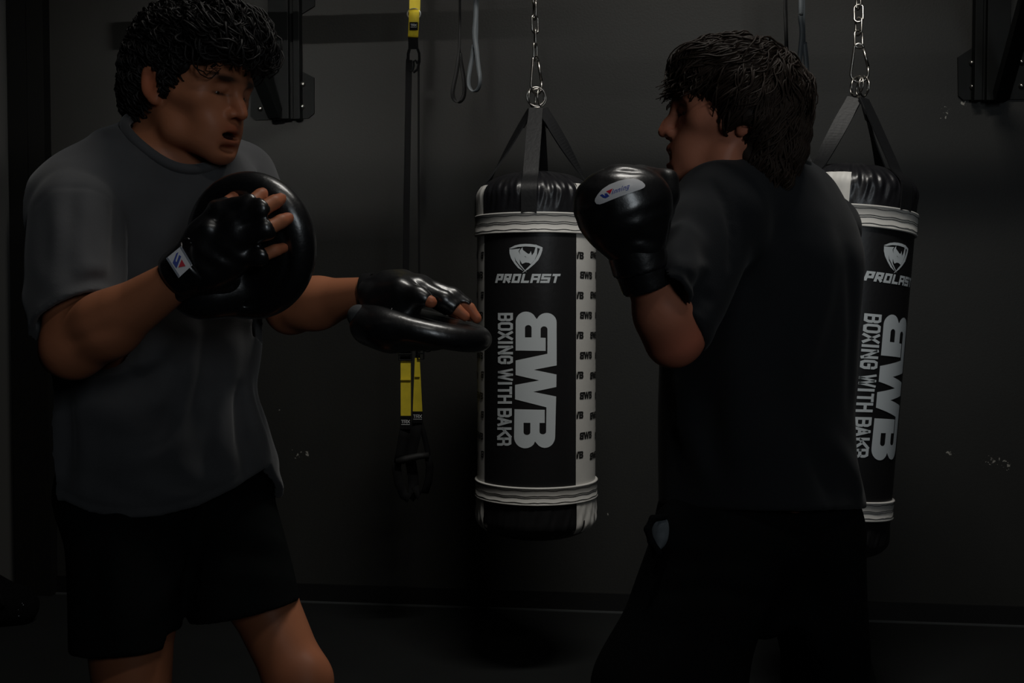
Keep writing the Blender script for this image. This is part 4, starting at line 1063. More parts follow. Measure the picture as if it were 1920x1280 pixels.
# ribbed collar and hem stitching
def ring_on(cen, ax1, ax2, r1, r2, rt, name, m, parent, dip=0.0, flat=1.0):
    pts = []
    for i in range(40):
        a_ = 2*PI*i/40; pts.append(Vector(cen)+Vector(ax1)*math.cos(a_)*r1+Vector(ax2)*math.sin(a_)*r2+Vector((0, 0, dip*(.5-.5*math.sin(a_)))))
    o = MB().tube(pts, rt, 8, closed=True).build(name, m, None, True); world_child(o, parent); return o
cx1 = Vector((.85, .5, 0)); cx2 = Vector((-.5, .85, 0))
o = MB().tube(neckline(TSB, nc+Vector((0, 0, .02)), (.083, .080, .062), [[.85, .5, 0], [-.5, .85, 0], [0, 0, 1]]), .0085, 8, closed=True).build('collar', M['shirt_grey'], None, True); world_child(o, man)

# ---- black shorts
SH = Field()
hipc = P(300, 880, 1.84)
SH.cap(RH+Vector((.0, 0, .02)), LH+Vector((0, 0, .02)), .112, .112, k=.05)
SH.ecap(RH+Vector((.01, 0, .0)), P(233, 1290, 1.72), (1, 0, 0), (.105, .11), (.0825, .09), k=.03)
SH.ecap(LH+Vector((-.005, -.01, 0)), P(482, 1215, 1.80), (1, 0, 0), (.110, .115), (.090, .10), k=.010)
folds(SH, [([(365, 1010), (330, 1080), (290, 1150)], .010, .02), ([(400, 1010), (470, 1000), (530, 1020)], .008, .014), ([(430, 1040), (500, 1045), (548, 1050)], -.008, .014), ([(420, 1070), (490, 1085), (550, 1090)], .006, .014),
 ([(215, 1000), (225, 1100), (230, 1200)], .008, .03), ([(380, 1000), (352, 1100), (345, 1150)], -.014, .014), ([(180, 1010), (180, 1200)], -.005, .02)], 1.4, 2.1)
SH.wave(lambda p: .002*np.sin(p[:, 0]*30+p[:, 2]*22+2*np.sin(p[:, 2]*14)))
SH.shell(.011)
SH.cut(P(250, 1234, 1.64), Vector((.03, -.12, -1)), where=(P(250, 1300, 1.72), .17))
SH.cut(P(478, 1155, 1.72), Vector((.20, -.12, -1)), where=(P(510, 1235, 1.8), .19))
SH.cut((0, 0, hipc.z+.02), (0, 0, 1))
field_obj('shorts', SH, (P(100, 900, 1.7).x-.03, 1.55, .40), (P(620, 1000, 1.9).x, 2.1, .96), .0040, M['shorts'], man, relax=3)
def shoe(par, A_, d):
    d = Vector(d).normalized(); s = Field(); a_ = A_-d*.03; a_.z = .04
    s.cap(a_, a_+d*.19+Vector((0, 0, -.008)), .038, .034, k=.01); s.cap(Vector((A_.x, A_.y, .09)), a_, .040, .04, k=.03); s.cut((0, 0, .022), (0, 0, -1))
    o = field_obj('shoe', s, (A_.x-.3, A_.y-.3, 0), (A_.x+.3, A_.y+.3, .16), .006, M['shoe'], par)
    s2 = Field(); s2.cap(Vector((a_.x, a_.y, .012)), Vector((a_.x, a_.y, .012))+d*.19, .044, .040); s2.cut((0, 0, .001), (0, 0, -1)); s2.cut((0, 0, .024), (0, 0, 1))
    so = field_obj('sole', s2, (A_.x-.3, A_.y-.3, -.01), (A_.x+.3, A_.y+.3, .05), .006, M['sole'], par); so.parent = o; return o
shoe(man, RA, (.57, -.82, 0)); shoe(man, LA, (.57, -.82, 0))

# ---- the man's curly hair
def in_hair_man(q): f, l, u = q; return True
HB = Field(); q_ = mh.p; Rm = mh.R()
HB.ell(q_(-.010, 0, .058), (.099, .081, .084), Rm); HB.ell(q_(.030, 0, .096), (.080, .074, .058), Rm, k=.03); HB.ell(q_(-.050, 0, .01), (.056, .070, .070), Rm, k=.03)
HB.cap(q_(.07, -.03, .085), q_(.07, .03, .085), .036, .036, k=.03)
HB.cap(q_(.018, .066, .035), q_(.020, .068, -.004), .012, .007, k=.012); HB.cap(q_(.018, -.068, .035), q_(.020, -.069, -.004), .012, .007, k=.012)
HB.cap(q_(-.07, 0, -.02), q_(-.066, 0, -.065), .045, .03, k=.03)
HB.wave(lambda p: .004*np.sin(p[:, 0]*150+3*np.sin(p[:, 2]*60))*np.sin(p[:, 2]*140+p[:, 1]*90))
# keep the face and the ears free
HB.ell(q_(.083, 0, -.010), (.062, .080, .066), Rm, op='-', k=.006); HB.ell(q_(.045, 0, -.05), (.05, .10, .075), Rm, op='-', k=.006)
for s in (-1, 1): HB.ell(q_(-.010, s*.092, .002), (.024, .028, .037), Rm, op='-', k=.004)
rgn = np.random.default_rng(5)
def sphere_dirs(n, keep):
    out = []
    while len(out) < n:
        v = rgn.normal(size=3); v /= np.linalg.norm(v)
        if keep(v): out.append(v)
    return np.array(out)
def man_flow(q):
    f, l, u = q[:, 0], q[:, 1], q[:, 2]; F3, L3, U3 = np.array(mh.f), np.array(mh.l), np.array(mh.u)
    w = np.clip((u-.02)/.10, 0, 1)[:, None]
    return F3*w*.9-U3*(1.05-w*.6)+L3*(np.sign(l)*.35)[:, None]*w+rgn.normal(0, .25, (len(q), 3))
lk = flow_locks(HB, mh, sphere_dirs(1500, lambda v: v[2] > -.75 and not (v[0] > .45 and v[2] < .48) and not (abs(v[1]) > .55 and abs(v[0]) < .22 and v[2] < .16)), man_flow, 14, .0032, .004, .5, .0017, rgn, curl=(.0055, 1.6))
lk += flow_locks(HB, mh, sphere_dirs(230, lambda v: v[0] > .45 and .42 < v[2] < .85), lambda q: np.tile(np.array(mh.f)*.7-np.array(mh.u)*.7, (len(q), 1)), 16, .0036, .012, .5, .0019, rgn, curl=(.0085, 1.5))
rg = random.Random(4)
for dl, du, ln_ in ((.036, .045, .030), (.024, .048, .038), (.010, .050, .030), (-.008, .050, .036), (-.024, .048, .034), (-.038, .044, .040), (-.046, .045, .026)):
    p0 = mh.p(.098-.7*abs(dl)*.5, dl, du+.012); n = 18; pts = []; ph = rg.uniform(0, 6)
    for i in range(n):
        t_ = i/(n-1); pts.append(p0-mh.u*ln_*t_+mh.f*(.006*math.sin(t_*3))+(mh.l*math.cos(ph+t_*9)+mh.f*math.sin(ph+t_*9))*.006*(.3+t_))
    lk.append((pts, .0022))
bb = .22
hair_mesh('hair', mh, HB, tuple(c-.19 for c in mh.p(0, 0, .04)), tuple(c+.19 for c in mh.p(0, 0, .04)), .0035, M['hair_a'], man, lk)

# ------------------------------------------------------------------ punch mitts
def band_tube(a, b, r, rb, th, name, m, parent, n=40, squash=1.0):
    """a cuff: hollow band round the axis a-b"""
    a, b = Vector(a), Vector(b); t = (b-a).normalized(); u = t.orthogonal().normalized(); w = t.cross(u); v = []; f = []
    prof = [(0, 0), (0, th*.8), (.12, th), (.88, th), (1, th*.8), (1, 0)]
    for i in range(n):
        an = 2*PI*i/n
        for s, o_ in prof: rr = r+(rb-r)*s+o_; v.append(a+(b-a)*s+(u*math.cos(an)+w*math.sin(an))*rr)
    k = len(prof)
    for i in range(n):
        j = (i+1) % n
        for q in range(k): f.append((i*k+q, j*k+q, j*k+(q+1) % k, i*k+(q+1) % k))
    o = link_mesh(name, v, f, m, None, True)
    if parent: world_child(o, parent)
    return o
def glove_shell(F_, wrist, mcps, chains, thumb, ends, off):
    wr = Vector(wrist); cen = sum((Vector(m) for m in mcps), Vector())/4
    for m in mcps: F_.cap(lerp(wr, m, .0)+(Vector(m)-cen)*.45, m, .017+off*.6, .0130+off, k=.014)
    for ch, (n, e) in zip(chains+[thumb], ends):
        for i in range(n):
            (a, ra), (b, rb) = ch[i], ch[i+1]
            if i == n-1: b = lerp(a, b, e)
            F_.cap(a, b, ra+off, rb+off*.9, k=.006)
# mitt on the man's right hand
pc = P(469, 462, 1.462); pn = Vector((.36, .90, .22)).normalized()
def disc(F_, c, n, r1, r2, th, ax):
    n = Vector(n).normalized(); a_ = Vector(ax); a_ = (a_-n*a_.dot(n)).normalized(); b_ = n.cross(a_)
    Rm_ = [[a_.x, b_.x, n.x], [a_.y, b_.y, n.y], [a_.z, b_.z, n.z]]; A_, B_, N_ = V3(a_), V3(b_), V3(n); c0 = V3(c)
    def f(p):
        q = p-c0; x = q@A_; y = q@B_; z = q@N_; r = np.sqrt((x/(r1-th))**2+(y/(r2-th))**2)
        e = np.maximum((r-1)*(min(r1, r2)-th), 0); return np.sqrt(e*e+z*z)-th
    F_.ops.append(('+', f, V3(c), max(r1, r2)+th, .004)); return a_, b_, n
mt = tag(empty('punch_mitt', pc), 'black leather punch mitt on the raised hand, in front of the grey T-shirt', 'punch mitt', 'punch mitts on the hands of the man in grey')
PD = Field(); a1, b1, n1 = disc(PD, pc, pn, .104, .098, .023, Vector((-.7, 0, -.7)))
PD.ell(P(385, 545, 1.46), (.05, .03, .04), k=.03)
PD.ops.append(('-', Field()._torus(pc-n1*.024, n1, .074, .0035)[0], V3(pc), .14, .004))
PD.ops.append(('-', Field()._ell(pc+n1*.040, (.09, .025, .09))[0], V3(pc), .02, .02))
PD.fold([pc-n1*.02+a1*.02+b1*.03, pc-n1*.02+a1*.09+b1*.02], .003, .012)
field_obj('pad', PD, tuple(c-.15 for c in pc), tuple(c+.15 for c in pc), .0030, M['leather'], mt)
GL_ = Field(); glove_shell(GL_, RW, mc1, fg1, th1, [(2, .25), (2, .22), (2, .20), (2, .22), (3, .35)], .0036)
GL_.ell(P(402, 470, 1.410), (.045, .025, .045), k=.02)
GL_.cap(P(368, 500, 1.43), P(420, 520, 1.445), .026, .024, k=.02)
GL_.cap(P(372, 470, 1.40), P(392, 432, 1.39), .012, .013, k=.008)                    # thick roll over the thumb side
GL_.cap(P(415, 392, 1.40), P(455, 385, 1.40), .011, .010, k=.01)
for a_, b_ in (((430, 432), (382, 480)), ((446, 462), (395, 500)), ((432, 405), (398, 420))): GL_.fold([P(a_[0], a_[1], 1.385), P(b_[0], b_[1], 1.388)], -.0022, .005)
GL_.wave(lambda p: .0007*np.sin(p[:, 0]*160+p[:, 2]*60+3*np.sin(p[:, 2]*70)))
for ch, (n, e) in zip(fg1, [(2, .25), (2, .22), (2, .20), (2, .22)]):
    (a, _), (b, _) = ch[n-1], ch[n]; c = lerp(a, b, e+.02); GL_.cut(c, (b-a).normalized(), where=(lerp(a, b, e+.5), .021))
field_obj('glove_back', GL_, tuple(c-.13 for c in P(425, 450, 1.42)), tuple(c+.13 for c in P(425, 450, 1.42)), .0026, M['leather'], mt, relax=2)
wd = (P(440, 435, 1.40)-RE).normalized(); wc = P(340, 500, 1.43)
cuff = band_tube(P(337, 516, 1.432)-wd*.004, P(337, 516, 1.432)+wd*.044, .030, .034, .004, 'wrist_strap', M['leather'], mt)
# white label with the blue and red mark on the strap
def plate(name, corners, th, m, parent):
    a, b, c, d = [Vector(x) for x in corners]; n = (b-a).cross(d-a).normalized(); 
    if n.y > 0: n = -n
    o = MB().prism([a, b, c, d], n*th).build(name, m, None); world_child(o, parent); return o
def sub_mark(name, pts, m, parent_obj, root):
    a = [Vector(x) for x in pts]; o = MB().prism(a, Vector((0, -.0006, 0))).build(name, m, None); o.data.transform(Matrix.Translation(-Vector(root.location))); o.parent = parent_obj; return o
LY = 1.380
def lp(x, y): # label plane through the strap: pixel to world, slightly turned
    return P(x, y, LY+(x-335)*.00012)
lb = plate('label', [lp(312, 484), lp(339, 462), lp(361, 497), lp(335, 521)], .0016, M['patch_white'], mt)
k4 = lambda x, y: (280+x/4, 300+y/4)
def lm(pts, off=.0019): return [lp(*k4(x, y))+Vector((0, -off, 0)) for x, y in pts]
sub_mark('label_edge', lm([(130, 738), (142, 728), (232, 868), (222, 882)]), M['patch_grey'], lb, mt)
sub_mark('label_edge', lm([(232, 650), (244, 646), (322, 775), (318, 792)]), M['patch_grey'], lb, mt)
sub_mark('emblem', lm([(207, 700), (222, 690), (200, 755), (208, 768), (228, 712), (243, 722), (208, 812), (180, 770)]), M['patch_blue'], lb, mt)
sub_mark('emblem', lm([(247, 745), (275, 795), (222, 806)]), M['patch_red'], lb, mt)
# lacing by the thumb
lc = MB()
for i, (x, y) in enumerate([(351, 438), (354, 446), (351, 454), (356, 462), (362, 472), (366, 482)]): pass
for i in range(5): lc.tube(px3([(347+i*4, 446+i*7, 1.388), (356+i*4, 449+i*7, 1.385)]), .0016, 5)
o = lc.build('laces', M['leather'], None, True); world_child(o, mt)
# mitt on the man's left hand, held palm down
pc2 = P(787, 606, 1.70)
mt2 = tag(empty('punch_mitt', pc2), 'black leather punch mitt held out palm down, in front of the yellow straps', 'punch mitt', 'punch mitts on the hands of the man in grey')
PD2 = Field(); n2 = Vector((.22, -.07, .97)).normalized(); a2, b2, n2 = disc(PD2, P(794, 612, 1.695), n2, .109, .10, .0195, Vector((1, 0, -.12)))
PD2.ell(P(722, 618, 1.67), (.046, .06, .028), k=.03); PD2.cap(P(735, 630, 1.65), P(810, 634, 1.66), .022, .018, k=.02); PD2.cap(P(690, 612, 1.66), P(735, 626, 1.64), .022, .022, k=.02)
field_obj('pad', PD2, tuple(c-.17 for c in pc2), tuple(c+.17 for c in pc2), .0032, M['leather'], mt2)
G2 = Field(); en2 = [(2, .95), (2, .92), (2, .9), (2, .9), (3, .45)]
glove_shell(G2, LW, mc2, fg2, th2, en2, .0040)
G2.ell(P(740, 548, 1.685), (.046, .045, .030), k=.02); G2.cap(P(722, 522, 1.69), P(757, 520, 1.70), .011, .012, k=.012)
G2.cap(P(712, 575, 1.67), P(760, 582, 1.65), .024, .024, k=.02)
G2.fold(px3([(752, 525, 1.66), (738, 548, 1.645), (722, 560, 1.645)]), .003, .006); G2.fold(px3([(765, 530, 1.66), (752, 552, 1.64)]), -.0025, .005)
for ch, (n, e) in zip(fg2, en2):
    (a, _), (b, _) = ch[n-1], ch[n]; c = lerp(a, b, e+.02); G2.cut(c, (b-a).normalized(), where=(lerp(a, b, e+.5), .022))
field_obj('glove_back', G2, tuple(c-.14 for c in P(775, 560, 1.69)), tuple(c+.14 for c in P(775, 560, 1.69)), .0026, M['leather'], mt2, relax=2)
wd2 = (LW-LE).normalized()
band_tube(P(681, 550, 1.703), P(700, 549, 1.70), .0275, .0285, .004, 'wrist_strap', M['webbing'], mt2)
wp = Field(); wp.cap(P(672, 589, 1.655), P(685, 590, 1.70), .0155, .0155); wp.cap(P(668, 595, 1.66), P(700, 600, 1.67), .013, .013, k=.01)
field_obj('wrist_pad', wp, tuple(c-.06 for c in P(680, 590, 1.68)), tuple(c+.06 for c in P(680, 590, 1.68)), .0035, M['grey_felt'], mt2)
lc = MB()
for i in range(6): lc.tube(px3([(684+i*9, 604-i*3.6, 1.621+i*.001), (691+i*9, 596-i*3.6, 1.621+i*.001)]), .0020, 6)
o = lc.build('laces', M['leather'], None, True); world_child(o, mt2)

# ------------------------------------------------------------------ the boy in black
boy = tag(empty('person', (P(1430, 900, 1.75).x, 1.78, 0)), 'dark-haired boy in black seen from behind with boxing gloves raised, at the right', 'person')
bf = Vector((-.998, .06, 0)).normalized(); bl_ = Vector((0, 0, 1)).cross(bf)
BK = .94
lobe = P(1392, 250, 1.61); bo = lobe-bl_*.080*BK+Vector((0, 0, .026*BK))
bh = Head(bo, bf, R(-7), 0, BK); bh.lo = -.077; bh.stubble = 0
BF = Field(); head_field(BF, bh, mouth=.015, nose=1.0, jaw=1.0)
bn = P(1440, 335, 1.76)
BF.cap(bh.p(-.035, 0, -.02), bn, .054, .062, k=.03)
bLS, bRS = P(1352, 398, 1.62), P(1545, 432, 1.93)
def stb(py, cx, Y, w, d, yaw): q_ = P(cx, py, Y); return (q_.z, q_.x, Y, w, d, R(yaw))
BF.add('loft', [stb(980, 1440, 1.80, .14, .10, 50), stb(700, 1440, 1.80, .14, .10, 50), stb(480, 1445, 1.78, .165, .11, 50), stb(360, 1450, 1.77, .13, .08, 50)], k=.03)
BF.cap(bn, bLS, .05, .052, k=.03); BF.cap(bn, bRS, .05, .052, k=.03)
bLE, bLW = P(1262, 632, 1.52), P(1212, 520, 1.475)
limb(BF, [bLS, lerp(bLS, bLE, .5), bLE], [.052, .046, .038])
BF.cap(bLE, lerp(bLE, bLW, .4), .038, .038, k=.02); BF.cap(lerp(bLE, bLW, .4), bLW, .038, .027, k=.02)
BF.ell(P(1262, 655, 1.52), (.022, .02, .018), k=.02); BF.ell(P(1288, 640, 1.53), (.02, .02, .018), k=.02)
fist = P(1165, 385, 1.455)
BF.cap(bLW, P(1185, 470, 1.462), .026, .028, k=.02)
mcb = [P(1172, 385, 1.452), P(1160, 392, 1.45), P(1152, 402, 1.455), P(1148, 414, 1.462)]
fb = [[(m, .0115), (m+Vector((-.012, .026, -.004)), .0105), (m+Vector((.012, .038, -.014)), .0098), (m+Vector((.022, .022, -.018)), .009)] for m in mcb]
tb = [(P(1198, 470, 1.468), .016), (P(1212, 430, 1.475), .0135), (P(1215, 400, 1.49), .011), (P(1205, 385, 1.50), .010)]
hand_field(BF, P(1188, 480, 1.463), mcb, fb, tb)
bRE, bRW = P(1385, 560, 2.02), P(1272, 470, 1.86)
limb(BF, [bRS, lerp(bRS, bRE, .5), bRE], [.044, .042, .038]); BF.cap(bRE, lerp(bRE, bRW, .35), .037, .037, k=.02); BF.cap(lerp(bRE, bRW, .35), bRW, .037, .026, k=.02)
rf = P(1262, 400, 1.83); BF.cap(bRW, rf, .026, .030, k=.02)
mcr = [rf+Vector((-.014, .0, .020)), rf+Vector((-.02, .012, .018)), rf+Vector((-.022, .026, .012)), rf+Vector((-.02, .038, .004))]
fr_ = [[(m, .0115), (m+Vector((.008, -.0, .024)), .0105), (m+Vector((.03, .0, .016)), .0098), (m+Vector((.03, .002, -.004)), .009)] for m in mcr]
hand_field(BF, bRW, mcr, fr_, [(rf+Vector((.0, -.02, -.04)), .015), (rf+Vector((.004, -.03, -.01)), .012), (rf+Vector((.012, -.028, .012)), .010)])
bLH, bRH = P(1345, 985, 1.78), P(1500, 985, 1.87)
bLK, bRK = P(1225, 1330, 1.66), P(1548, 1330, 1.98)
bLA, bRA = Vector((bLK.x-.02, bLK.y+.08, .09)), Vector((bRK.x+.10, bRK.y+.06, .10))
BF.cap(bLH+Vector((.03, 0, .0)), bRH, .06, .07, k=.04)
limb(BF, [bLH, lerp(bLH, bLK, .5), bLK], [.075, .07, .056], .03); limb(BF, [bRH, lerp(bRH, bRK, .5), bRK], [.062, .055, .050], .03)
for K_, A_ in ((bLK, bLA), (bRK, bRA)):
    limb(BF, [K_, lerp(K_, A_, .3)+Vector((.02, 0, 0)), A_], [.050, .052, .034], .03); BF.cap(A_, A_+Vector((-.12, .03, -.055)), .032, .026, k=.02)
BF.cut((0, 0, .012), (0, 0, -1))
lo = (P(1090, 400, 1.46).x-.05, 1.36, 0); hi = (bRA.x+.22, 2.2, bh.p(0, 0, .15).z+.03)
field_obj('body', BF, lo, hi, .0034, M['skin'], boy, relax=1, tint=skin_tint((.46, .18, .108), bh, [(P(1262, 650, 1.49), .04), (P(1300, 640, 1.5), .03)]))
eyes(bh, boy, 1)

# ---- black T-shirt
BT = Field()
BT.add('loft', [stb(1010, 1432, 1.80, .192, .150, 42), stb(940, 1432, 1.80, .191, .148, 42), stb(860, 1420, 1.80, .177, .146, 42), stb(760, 1417, 1.80, .174, .146, 44), stb(660, 1422, 1.795, .180, .148, 46),
                stb(560, 1430, 1.79, .178, .148, 47), stb(480, 1438, 1.785, .178, .145, 48), stb(410, 1444, 1.78, .160, .125, 49), stb(355, 1446, 1.775, .125, .098, 49), stb(325, 1447, 1.77, .10, .08, 49)], k=.03, power=2.3)
BT.cap(P(1420, 345, 1.73), P(1352, 385, 1.63), .062, .068, k=.05); BT.cap(P(1465, 352, 1.80), P(1530, 425, 1.90), .058, .062, k=.05)
b0, b1 = P(1348, 398, 1.62), P(1268, 600, 1.545)
BT.ecap(b0, b1, (1, .1, .3), (.068, .066), (.060, .064), k=.025)
BT.cap(P(1300, 430, 1.58), P(1262, 520, 1.53), .045, .036, k=.03); BT.cap(P(1278, 462, 1.52), P(1262, 530, 1.462), .027, .030, k=.02)
BT.ecap(bRS, lerp(bRS, bRE, .72), (1, 0, 0), (.064, .064), (.064, .064), k=.02)
folds(BT, [([(1335, 340), (1360, 385), (1372, 440), (1368, 500)], -.0045, .0055), ([(1246, 478), (1272, 498), (1320, 500)], .008, .009), ([(1262, 520), (1290, 560), (1312, 605)], .007, .010), ([(1250, 503), (1300, 528), (1330, 560)], -.007, .009),
 ([(1290, 400), (1275, 450), (1262, 480)], .005, .012), ([(1380, 560), (1372, 740), (1390, 880)], .010, .026), ([(1345, 620), (1330, 760), (1340, 900)], -.007, .022), ([(1550, 420), (1540, 560), (1500, 700)], .010, .026), ([(1480, 450), (1470, 600), (1440, 760)], -.008, .028),
 ([(1400, 380), (1440, 480), (1450, 560)], .006, .024), ([(1560, 830), (1600, 890), (1612, 930)], .012, .02), ([(1500, 800), (1540, 880), (1560, 935)], -.008, .02), ([(1275, 700), (1285, 800), (1330, 900)], .010, .022), ([(1420, 700), (1430, 860)], .006, .03),
 ([(1590, 480), (1600, 620), (1590, 760)], -.006, .02)], 1.35, 2.1)
BT.wave(lambda p: .002*np.sin(p[:, 0]*19+2*np.sin(p[:, 2]*8)+p[:, 1]*12)*np.sin(p[:, 2]*15+2*np.sin(p[:, 0]*10)))
BTB = freeze(BT)
BT.shell(.011)
def bhem(p):
    t = (p[:, 0]-P(1250, 950, 1.8).x)/(P(1620, 950, 1.8).x-P(1250, 950, 1.8).x)
    y_ = np.clip(p[:, 1], 1.60, 1.86); za, zb = P(960, 953, 1.60).z, P(960, 953, 1.86).z
    return za+(zb-za)*(y_-1.60)/.26-.004*np.sin(t*3.1)-p[:, 2]
BT.cutf(bhem)
bc = P(1270, 572, 1.50); BT.cut(bc, (P(1230, 603, 1.50)-P(1300, 545, 1.515)).normalized(), where=(P(1235, 625, 1.52), .115))
BT.cutf(sleeve_end(bRS, bRE, .68, .076))
nb2 = P(1434, 324, 1.755)
BT.ops.append(('-', Field()._ell(nb2+Vector((0, 0, .025)), (.068, .070, .050))[0], V3(nb2), .1, .004))
field_obj('t_shirt', BT, (P(1225, 500, 1.45).x-.04, 1.42, .80), (P(1640, 700, 2.0).x+.08, 2.12, P(1400, 290, 1.7).z), .0040, M['shirt_black'], boy, relax=3)
o = MB().tube(neckline(BTB, nb2+Vector((0, 0, .025)), (.068, .070, .050), [[1, 0, 0], [0, 1, 0], [0, 0, 1]]), .008, 8, closed=True).build('collar', M['shirt_black'], None, True); world_child(o, boy)

# ---- wide black trousers
TR = Field()
TR.ecap(P(1410, 950, 1.80), P(1470, 960, 1.84), (0, 0, 1), (.12, .125), (.12, .125), k=.05)
TR.ecap(P(1354, 1010, 1.755), P(1250, 1290, 1.68), (1, 0, 0), (.110, .13), (.106, .115), k=.04); TR.ecap(P(1250, 1290, 1.68), Vector((bLA.x+.02, bLA.y, .12)), (1, 0, 0), (.112, .115), (.075, .085), k=.04)
TR.ecap(P(1510, 1000, 1.88), P(1555, 1290, 1.93), (1, 0, 0), (.100, .13), (.068, .10), k=.03); TR.cap(P(1400, 1080, 1.78), P(1432, 1150, 1.80), .06, .045, k=.04); TR.ecap(P(1557, 1290, 1.94), Vector((bRA.x, bRA.y, .12)), (1, 0, 0), (.078, .10), (.075, .085), k=.04)
TR.ell(P(1335, 955, 1.79), (.075, .11, .10), k=.05)
TR.cap(P(1262, 985, 1.70), P(1256, 1010, 1.70), .034, .03, k=.02)
folds(TR, [([(1270, 1090), (1360, 1080), (1450, 1100)], .010, .018), ([(1230, 1150), (1330, 1125), (1430, 1160)], .009, .018), ([(1260, 1020), (1330, 1030), (1400, 1010)], .008, .016), ([(1250, 1115), (1340, 1105), (1430, 1130)], -.008, .016),
 ([(1500, 1050), (1490, 1150), (1550, 1260)], .010, .026), ([(1530, 1010), (1530, 1150)], -.006, .02)], 1.35, 2.2)
TR.wave(lambda p: .0025*np.sin(p[:, 0]*24+p[:, 2]*17+2*np.sin(p[:, 2]*12)))
TR.cut((0, 0, .10), (0, 0, -1)); TR.cut((0, 0, P(1436, 925, 1.68).z), (0, 0, 1))
field_obj('trousers', TR, (P(1080, 1280, 1.7).x-.12, 1.45, .08), (P(1660, 1000, 1.9).x+.25, 2.2, 1.0), .006, M['trousers'], boy)
# gaping side pocket with its pale lining
pk = Field(); pp = [P(1247, 968, 1.665), P(1224, 972, 1.655), P(1214, 992, 1.65), P(1221, 1015, 1.65), P(1236, 1036, 1.655)]
for a_, b_ in zip(pp[:-1], pp[1:]): pk.cap(a_, b_, .0055, .0055, k=.004)
field_obj('pocket_edge', pk, tuple(c-.09 for c in pp[2]), tuple(c+.09 for c in pp[2]), .0025, M['trousers'], boy)
pl_ = Field(); pl_.ell(P(1238, 996, 1.672), (.0155, .010, .026), k=.004); pl_.cap(P(1238, 1010, 1.668), P(1235, 1028, 1.665), .006, .003, k=.01)
pl_.fold(px3([(1243, 978, 1.66), (1232, 1000, 1.66)]), .003, .004)
field_obj('pocket_lining', pl_, tuple(c-.06 for c in P(1236, 1000, 1.66)), tuple(c+.06 for c in P(1236, 1000, 1.66)), .0022, M['lining'], boy)
shoe(boy, bLA, (-.95, .3, 0)); shoe(boy, bRA, (-.8, .6, 0))

# ---- the boy's hair: thick, wavy, swept forward, covering the ear
BH = Field(); q_ = bh.p; Rm = bh.R(); kk = BK
BH.ell(q_(-.012, 0, .052), (.104*kk, .090*kk, .084*kk), Rm); BH.ell(q_(.022, 0, .078), (.086*kk, .078*kk, .052*kk), Rm, k=.03)
BH.ell(q_(-.050, 0, .000), (.060*kk, .076*kk, .082*kk), Rm, k=.04); BH.cap(q_(.066, -.03, .072), q_(.066, .03, .072), .034, .034, k=.03)
BH.ell(q_(-.054, 0, -.060), (.048*kk, .060*kk, .062*kk), Rm, k=.05); BH.ell(q_(-.05, 0, -.10), (.040*kk, .052*kk, .045*kk), Rm, k=.04)
for s in (-1, 1): BH.ell(q_(-.004, s*.070, .022), (.044*kk, .034*kk, .052*kk), Rm, k=.02)
BH.wave(lambda p: .003*np.sin(p[:, 0]*90+4*np.sin(p[:, 2]*35+p[:, 0]*20))*np.sin(p[:, 2]*70+2*np.sin(p[:, 0]*40)))
BH.ell(q_(.090, 0, -.020), (.060*kk, .085*kk, .070*kk), Rm, op='-', k=.006); BH.ell(q_(.060, 0, -.085), (.070*kk, .13*kk, .068*kk), Rm, op='-', k=.01)
def boy_flow(q):
    f, l, u = q[:, 0], q[:, 1], q[:, 2]; F3, L3, U3 = np.array(bh.f), np.array(bh.l), np.array(bh.u)
    top = np.clip((u-.045)/.06, 0, 1)[:, None]; back = np.clip((-f-.02)/.06, 0, 1)[:, None]
    return F3*(.95*(1-back*.9))*(.45+.55*top)-U3*(.85-.45*top+.3*back)+L3*(np.sign(l)*.30)[:, None]*top
keep = lambda v: v[2] > -.92 and not (v[0] > .25 and v[2] < .40) and not (v[0] > -.25 and v[2] < -.28)
BH.ell(q_(.003, .088, -.026), (.021, .02, .0095), rotf(bh, 'Y', .35), op='-', k=.004)
lk = flow_locks(BH, bh, sphere_dirs(1700, keep), boy_flow, 13, .0064, .005, .55, .0019, rgn, messy=.10, coherent=55)
lk += flow_locks(BH, bh, sphere_dirs(260, lambda v: v[2] > .35), boy_flow, 14, .0060, .011, .9, .0015, rgn, messy=.22, coherent=45)
rg = random.Random(9)
for i in range(190):   # fringe hanging over the brow, curling up at its tips
    az = rg.uniform(-1.15, 1.15); p0 = bh.p(.048+.045*math.cos(az), .074*math.sin(az), .082+rg.uniform(-.022, .014)); ln = rg.uniform(.022, .046)
    t = (bh.f*(.75*math.cos(az))+bh.l*(.6*math.sin(az))-bh.u*.75).normalized(); ph = rg.uniform(0, 6); pts = []
    for j in range(11):
        s = j/10; pts.append(p0+t*ln*s+bh.f*.005*s**3-bh.u*.004*s+(bh.l*math.sin(ph+s*7)+bh.f*math.cos(ph+s*7))*.006*s)
    lk.append((pts, rg.uniform(.0014, .0026)))
lb_ = bh.p(.004, .086, -.026); lk = [x for x in lk if min((p-lb_).length for p in x[0]) > .014]
hair_mesh('hair', bh, BH, tuple(c-.20 for c in bh.p(-.01, 0, .03)), tuple(c+.20 for c in bh.p(-.01, 0, .03)), .0035, M['hair_b'], boy, lk)

